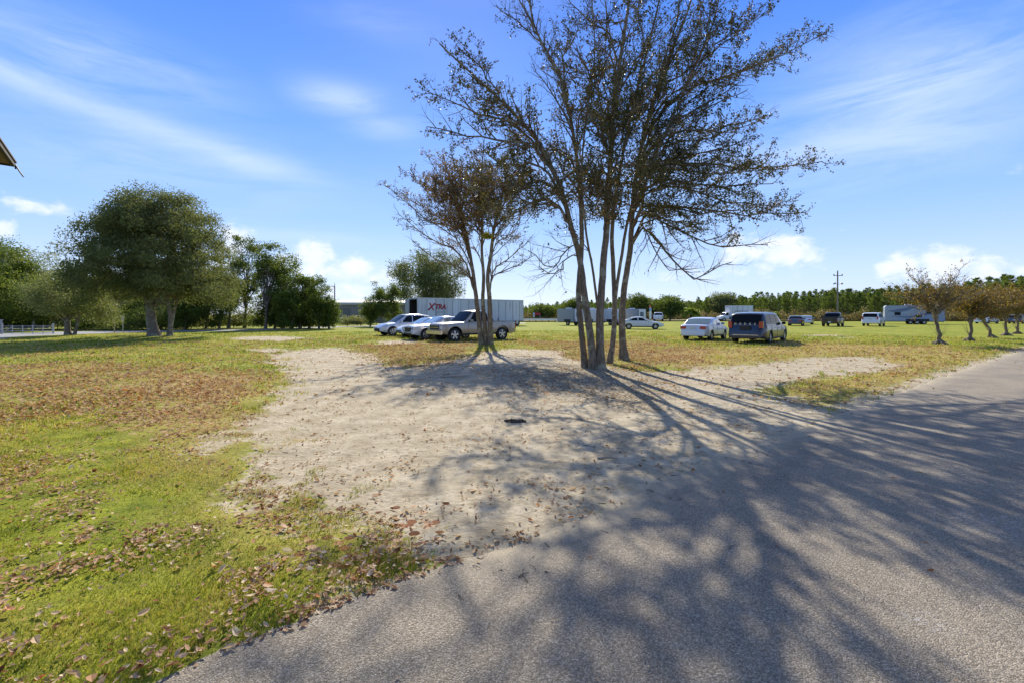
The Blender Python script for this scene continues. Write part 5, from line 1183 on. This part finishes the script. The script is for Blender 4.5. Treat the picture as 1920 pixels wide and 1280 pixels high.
# crape myrtles on the right
def myrtle(label, px, py, top, width_px, lean, bare, seed):
    b = G(px, py); d = b[1]; sc_ = d / F; hgt = H + (HZ - top) * sc_; rad = width_px * sc_ / 2; st = np.random.default_rng(seed)
    t = thing('autumn_tree', label, 'tree', tuple(b)); B = Branches(); B2 = Branches(); LP = []
    th_ = hgt * .38
    q = smooth_path([(0, 0, -.1), (lean * .35, 0, th_ * .5), (lean, .05, th_)], 9); q[1:-1] += st.normal(size=(7, 3)) * .035
    B.add(q, np.array([.30, .24, .19, .17, .16, .16, .17, .18, .15]) * .5, 9)
    for k in range(5):
        a = st.uniform(0, 6.28); B.add(smooth_path([(0, 0, .2), (math.cos(a) * .25, math.sin(a) * .25, .08), (math.cos(a) * .42, math.sin(a) * .42, -.03)], 5), np.linspace(.12, .04, 5), 6)
    for k in range(25):
        a = k * 2.4 + st.uniform(-.3, .3); i = int(st.integers(6, 9)); r_ = rad * st.uniform(.35, 1.0); tip = np.array([lean + math.cos(a) * r_, math.sin(a) * r_, th_ + (hgt - th_) * st.uniform(.15, 1.0) * (1.1 - .35 * r_ / rad)])
        l = limb(q, i, tip, n=10); B.add(l, np.linspace(.045, .008, 10), 6)
        foliate(B2, LP, l, .03, density=.9, l2=(.4, 1.1), sp2=.17, leafsp=.045, start=.2, leafprob=.4 if bare else 1.0)
    for k in range(6):   # suckers at the foot
        a = st.uniform(0, 6.28); l = wander((0, 0, .3), (math.cos(a), math.sin(a), 1.6), st.uniform(.6, 1.4), 5, .15); B.add(l, np.linspace(.012, .004, 5), 4)
    B.build('trunk', M_BARK, t); B2.build('branches', M_BARK, t)
    LP = np.concatenate(LP); leaf_obj('foliage', LP, .10 if not bare else .08, .05, M_MYRT, t)
    return t
myrtle('first and barest of the autumn trees on the right, gnarled twisted trunk, nearest the camera', 1762, 646, 492, 175, -.2, True, 71)
myrtle('second autumn tree from the left on the right side, brown and orange leaves', 1818, 640, 527, 130, .25, False, 72)
myrtle('autumn tree with a trunk leaning left, third of the row on the right', 1858, 634, 535, 110, -.5, False, 73)
myrtle('yellow orange autumn tree, fourth of the row on the right', 1887, 630, 530, 100, -.1, False, 74)
myrtle('last autumn tree of the row, at the right edge of the view', 1908, 627, 532, 100, .0, False, 75)

# ------------------------------------------------------------------ buildings, poles, fences, signs
MWALL = simple('grey metal wall', (.28, .25, .215), .6, .1, scale=1.0)
t = thing('warehouse', 'long low grey metal building with pale roof edge behind the slender trees', 'building', ((700 - 960) / F * 88, 88, 0))
m2 = MB(); m2.box((0, 8, 1.75), (22, 16, 3.5))
for k in range(44): m2.box((-10.8 + k * .5, -.02, 1.75), (.06, .05, 3.5))
m2.build('wall', MWALL, t)
m2 = MB(); m2.prism([(-.4, 3.5), (8, 4.3), (16.4, 3.5), (16.4, 3.85), (8, 4.65), (-.4, 3.95)], -11.3, 11.3, 'x'); m2.build('roof', simple('pale roof sheet', (.55, .55, .52), .5), t)
for x_ in (-6, 2):
    m2 = MB(); m2.box((x_, -.05, 1.4), (2.8, .06, 2.8)); m2.build('door', simple('grey door', (.16, .155, .15), .6), t)

# canopy corner of a building at the upper left edge
C0 = P(29, 312, 9.0); zc = C0[2]
da = unit(np.array([P(0, 308, 8.86)[0] - C0[0], 8.86 - 9.0, 0])); db = unit(np.array([(0 - 960) / F * 7.83 - C0[0], 7.83 - 9.0, 0]))
t = thing('canopy_building', 'brown metal canopy corner jutting into the upper left edge', 'building', (C0[0], C0[1], 0))
def quad_prism(m2, c, a, b_, la, lb, z0, z1, ia=0, ib=0):
    p = [c + a * ia + b_ * ib, c + a * la + b_ * ib, c + a * la + b_ * lb, c + a * ia + b_ * lb]
    m2.prism([(q[0], q[1]) for q in p], z0, z1, 'z')
o_ = np.zeros(3)
m2 = MB(); quad_prism(m2, o_, da, db, 6, 9, zc + .005, zc + .055, .065, .065); m2.build('soffit', simple('brown soffit', (.10, .075, .055), .8), t)
m2 = MB(); quad_prism(m2, o_, da, db, 6, .06, zc - .02, zc + .06); quad_prism(m2, o_, da, db, .06, 9, zc - .02, zc + .06, 0, .062); m2.build('fascia', simple('dark fascia', (.02, .018, .018), .85), t)
m2 = MB(); quad_prism(m2, o_, da, db, 6.1, 9.1, zc + .062, zc + .09, -.02, -.02); m2.build('roof', simple('canopy roof', (.09, .08, .075), .6), t)
m2 = MB(); quad_prism(m2, o_, da, db, 6, 9, -.1, zc + .003, 1.6, 1.6); m2.build('wall', simple('tan wall', (.38, .33, .27), .8), t)
m2 = MB(); e1 = P(44, 332, 8.95) - C0; m2.tube([(0, 0, zc + .02), (float(e1[0]) * .5, float(e1[1]) * .5, zc + float(e1[2]) * .5), (float(e1[0]), float(e1[1]), zc + float(e1[2]))], .012, 6); m2.tube([(0, 0, zc), (.005, 0, zc - .06)], .014, 6); m2.build('bracket_rod', MDARK, t)
for k in (.5, 1.3):
    m2 = MB(); c = da * k + db * (k + .1); m2.box((c[0], c[1], zc + .0), (.16, .16, .06)); m2.build('soffit_lamp', simple('pale fitting', (.4, .42, .38), .5), t)

def utility_pole(label, px, top, d, h=None):
    X = (px - 960) / F * d; hgt = H + (HZ - top) / F * d; t = thing('utility_pole', label, 'pole', (X, d, 0))
    mw = simple('weathered pole', (.20, .17, .14), .9)
    m2 = MB(); m2.tube([(0, 0, -.2), (0, 0, hgt)], [.16, .11], 9); m2.build('pole', mw, t, True)
    m2 = MB(); m2.box((0, -.12, hgt - .75), (1.75, .1, .12)); m2.build('crossarm', mw, t)
    for x_ in (-.8, .8, 0):
        z_ = hgt - .68 if x_ else hgt; m2 = MB(); m2.tube([(x_, -.12 if x_ else 0, z_), (x_, -.12 if x_ else 0, z_ + .12), (x_, -.12 if x_ else 0, z_ + .24)], [.09, .10, .05], 8); m2.build('insulator', simple('insulator', (.12, .11, .12), .3), t)
    return t, hgt
t, hg = utility_pole('tall wooden utility pole with crossarm and two floodlights, behind the black pickup', 1570.5, 510, 88)
for sd in (-1, 1):
    m2 = MB(); m2.tube([(0, -.1, hg - 2.45), (sd * .5, -.1, hg - 2.35)], .035, 6); m2.box((sd * .68, -.14, hg - 2.28), (.42, .26, .22), ry=sd * .5); m2.build('floodlight', simple('floodlight housing', (.16, .17, .18), .4), t, bevel=.03)
t, hg = utility_pole('thin dark pole standing behind the cedar, left of the grey building', 627.5, 536, 92)
for c_ in children(t):
    if not c_.name.startswith('pole'): bpy.data.objects.remove(c_)
m2 = MB(); m2.tube([(0, 0, hg + .001), (0, 0, hg + .5)], .05, 6); m2.build('pole_cap', MDARK, t)
# metal gate on the left
t = thing('field_gate', 'low pale tubular metal gate beside the lane at the left edge', 'gate', (0, 0, 0)); MG_ = simple('galvanised rail', (.42, .43, .43), .45, .5)
d = 37.5; xa = (4 - 960) / F * d; xb = (100 - 960) / F * d
for k in range(4):
    m2 = MB(); z_ = .1 + k * .19; m2.tube([(xa, d, z_), (xb, d, z_)], .022, 6); m2.build('rail', MG_, t)
for k in range(6):
    x_ = xa + (xb - xa) * k / 5; m2 = MB(); m2.tube([(x_, d, -.05), (x_, d, .74 + (.16 if k in (0, 5) else 0))], .028 if k % 5 else .06, 6); m2.build('post', MG_, t)
m2 = MB(); m2.tube([(xa, d, .12), (xa + (xb - xa) * .22, d, .66)], .02, 6); m2.build('brace', MG_, t)
t = thing('gate_post', 'grey square post at the far left edge beside the gate', 'post', ((-2 - 960) / F * 37.5, 37.5, 0)); m2 = MB(); m2.box((0, 0, .55), (.3, .3, 1.2)); m2.build('post', MG_, t, bevel=.02); m2 = MB(); m2.box((0, 0, 1.18), (.36, .36, .06)); m2.build('cap', MG_, t)
# sign posts
t = thing('road_sign', 'small pale sign on a thin post left of the oak trunk', 'sign', tuple(G(230.5, 625.5)))
m2 = MB(); m2.tube([(0, 0, -.05), (0, 0, 1.5)], .035, 6); m2.build('post', MG_, t); m2 = MB(); m2.box((0, -.05, 1.25), (.16, .02, .52), rz=.9); m2.build('sign_plate', simple('sign plate', (.62, .64, .62), .4), t)
t = thing('marker_post', 'bare wooden marker post left of the small pale sign', 'post', tuple(G(214.5, 625.5))); m2 = MB(); m2.tube([(0, 0, -.05), (0, 0, 1.28)], .045, 6); m2.build('post', simple('pine post', (.38, .30, .20), .8), t, True); m2 = MB(); m2.tube([(0, 0, 1.281), (0, 0, 1.31)], [.05, .03], 6); m2.build('cap', MG_, t)
# feather flag
d = 92; t = thing('feather_flag', 'tall narrow white and blue feather flag with an orange tip', 'flag', ((1217 - 960) / F * d, d, 0)); hf = H + (HZ - 571) / F * d
m2 = MB(); m2.tube([(0, 0, 0), (0, 0, hf * .9), (.08, 0, hf)], .03, 5); m2.build('pole', MDARK, t)
def cloth(nm, z0, z1, w0, w1, mt, off=0):
    rr = [[(.03, .05 * math.sin(z * 3), z), (.03 + (w0 + (w1 - w0) * (z - z0) / (z1 - z0)) * .5, .08 * math.sin(z * 4 + 1), z), (.03 + w0 + (w1 - w0) * (z - z0) / (z1 - z0), .06 * math.sin(z * 3 + 2), z)] for z in np.linspace(z0, z1, 9)]
    m2 = MB(); m2.loft(rr, cap=False, closed=False); m2.build(nm, mt, t)
cloth('flag_cloth', .7, hf * .62, .40, .50, MWHITE); cloth('blue_band', hf * .62, hf * .82, .50, .45, simple('flag blue', (.30, .42, .62), .7)); cloth('orange_tip', hf * .82, hf * .98, .45, .15, simple('flag orange', (.75, .22, .08), .7))
# red sign by the road
d = 105; t = thing('roadside_sign', 'small red and white roadside sign beyond the road, right of the box trailer', 'sign', ((1008 - 960) / F * d, d, 0))
m2 = MB(); m2.box((0, 0, 1.75), (1.35, .12, .62)); m2.build('red_panel', simple('sign red', (.50, .03, .03), .5), t, bevel=.02); m2 = MB(); m2.box((-.85, 0, 1.55), (.32, .12, 1.0)); m2.build('white_panel', MWHITE, t)
for x_ in (-.85, .55): m2 = MB(); m2.box((x_, .08, .75), (.1, .1, 1.5)); m2.build('post', MG_, t)
# guard rail along the road, right of the trailer
t = thing('guard_rail', 'pale low guard rail on short posts between the box trailer and the campers', 'guard rail', (0, 0, 0))
a = P(940, 600, 97); b_ = P(1072, 600, 93); a[2] = b_[2] = 0
u_ = unit(b_ - a); nl = np.linalg.norm(b_ - a)
m2 = MB(); c_ = (a + b_) / 2; m2.box((c_[0], c_[1], .62), (nl, .06, .34), rz=math.atan2(u_[1], u_[0])); m2.build('rail', MWHITE, t, bevel=.02)
for k in range(11):
    p = a + u_ * nl * (k + .5) / 11; m2 = MB(); m2.box((p[0], p[1] + .1, .38), (.16, .16, .8)); m2.build('post', simple('brown post', (.14, .10, .07), .9), t)
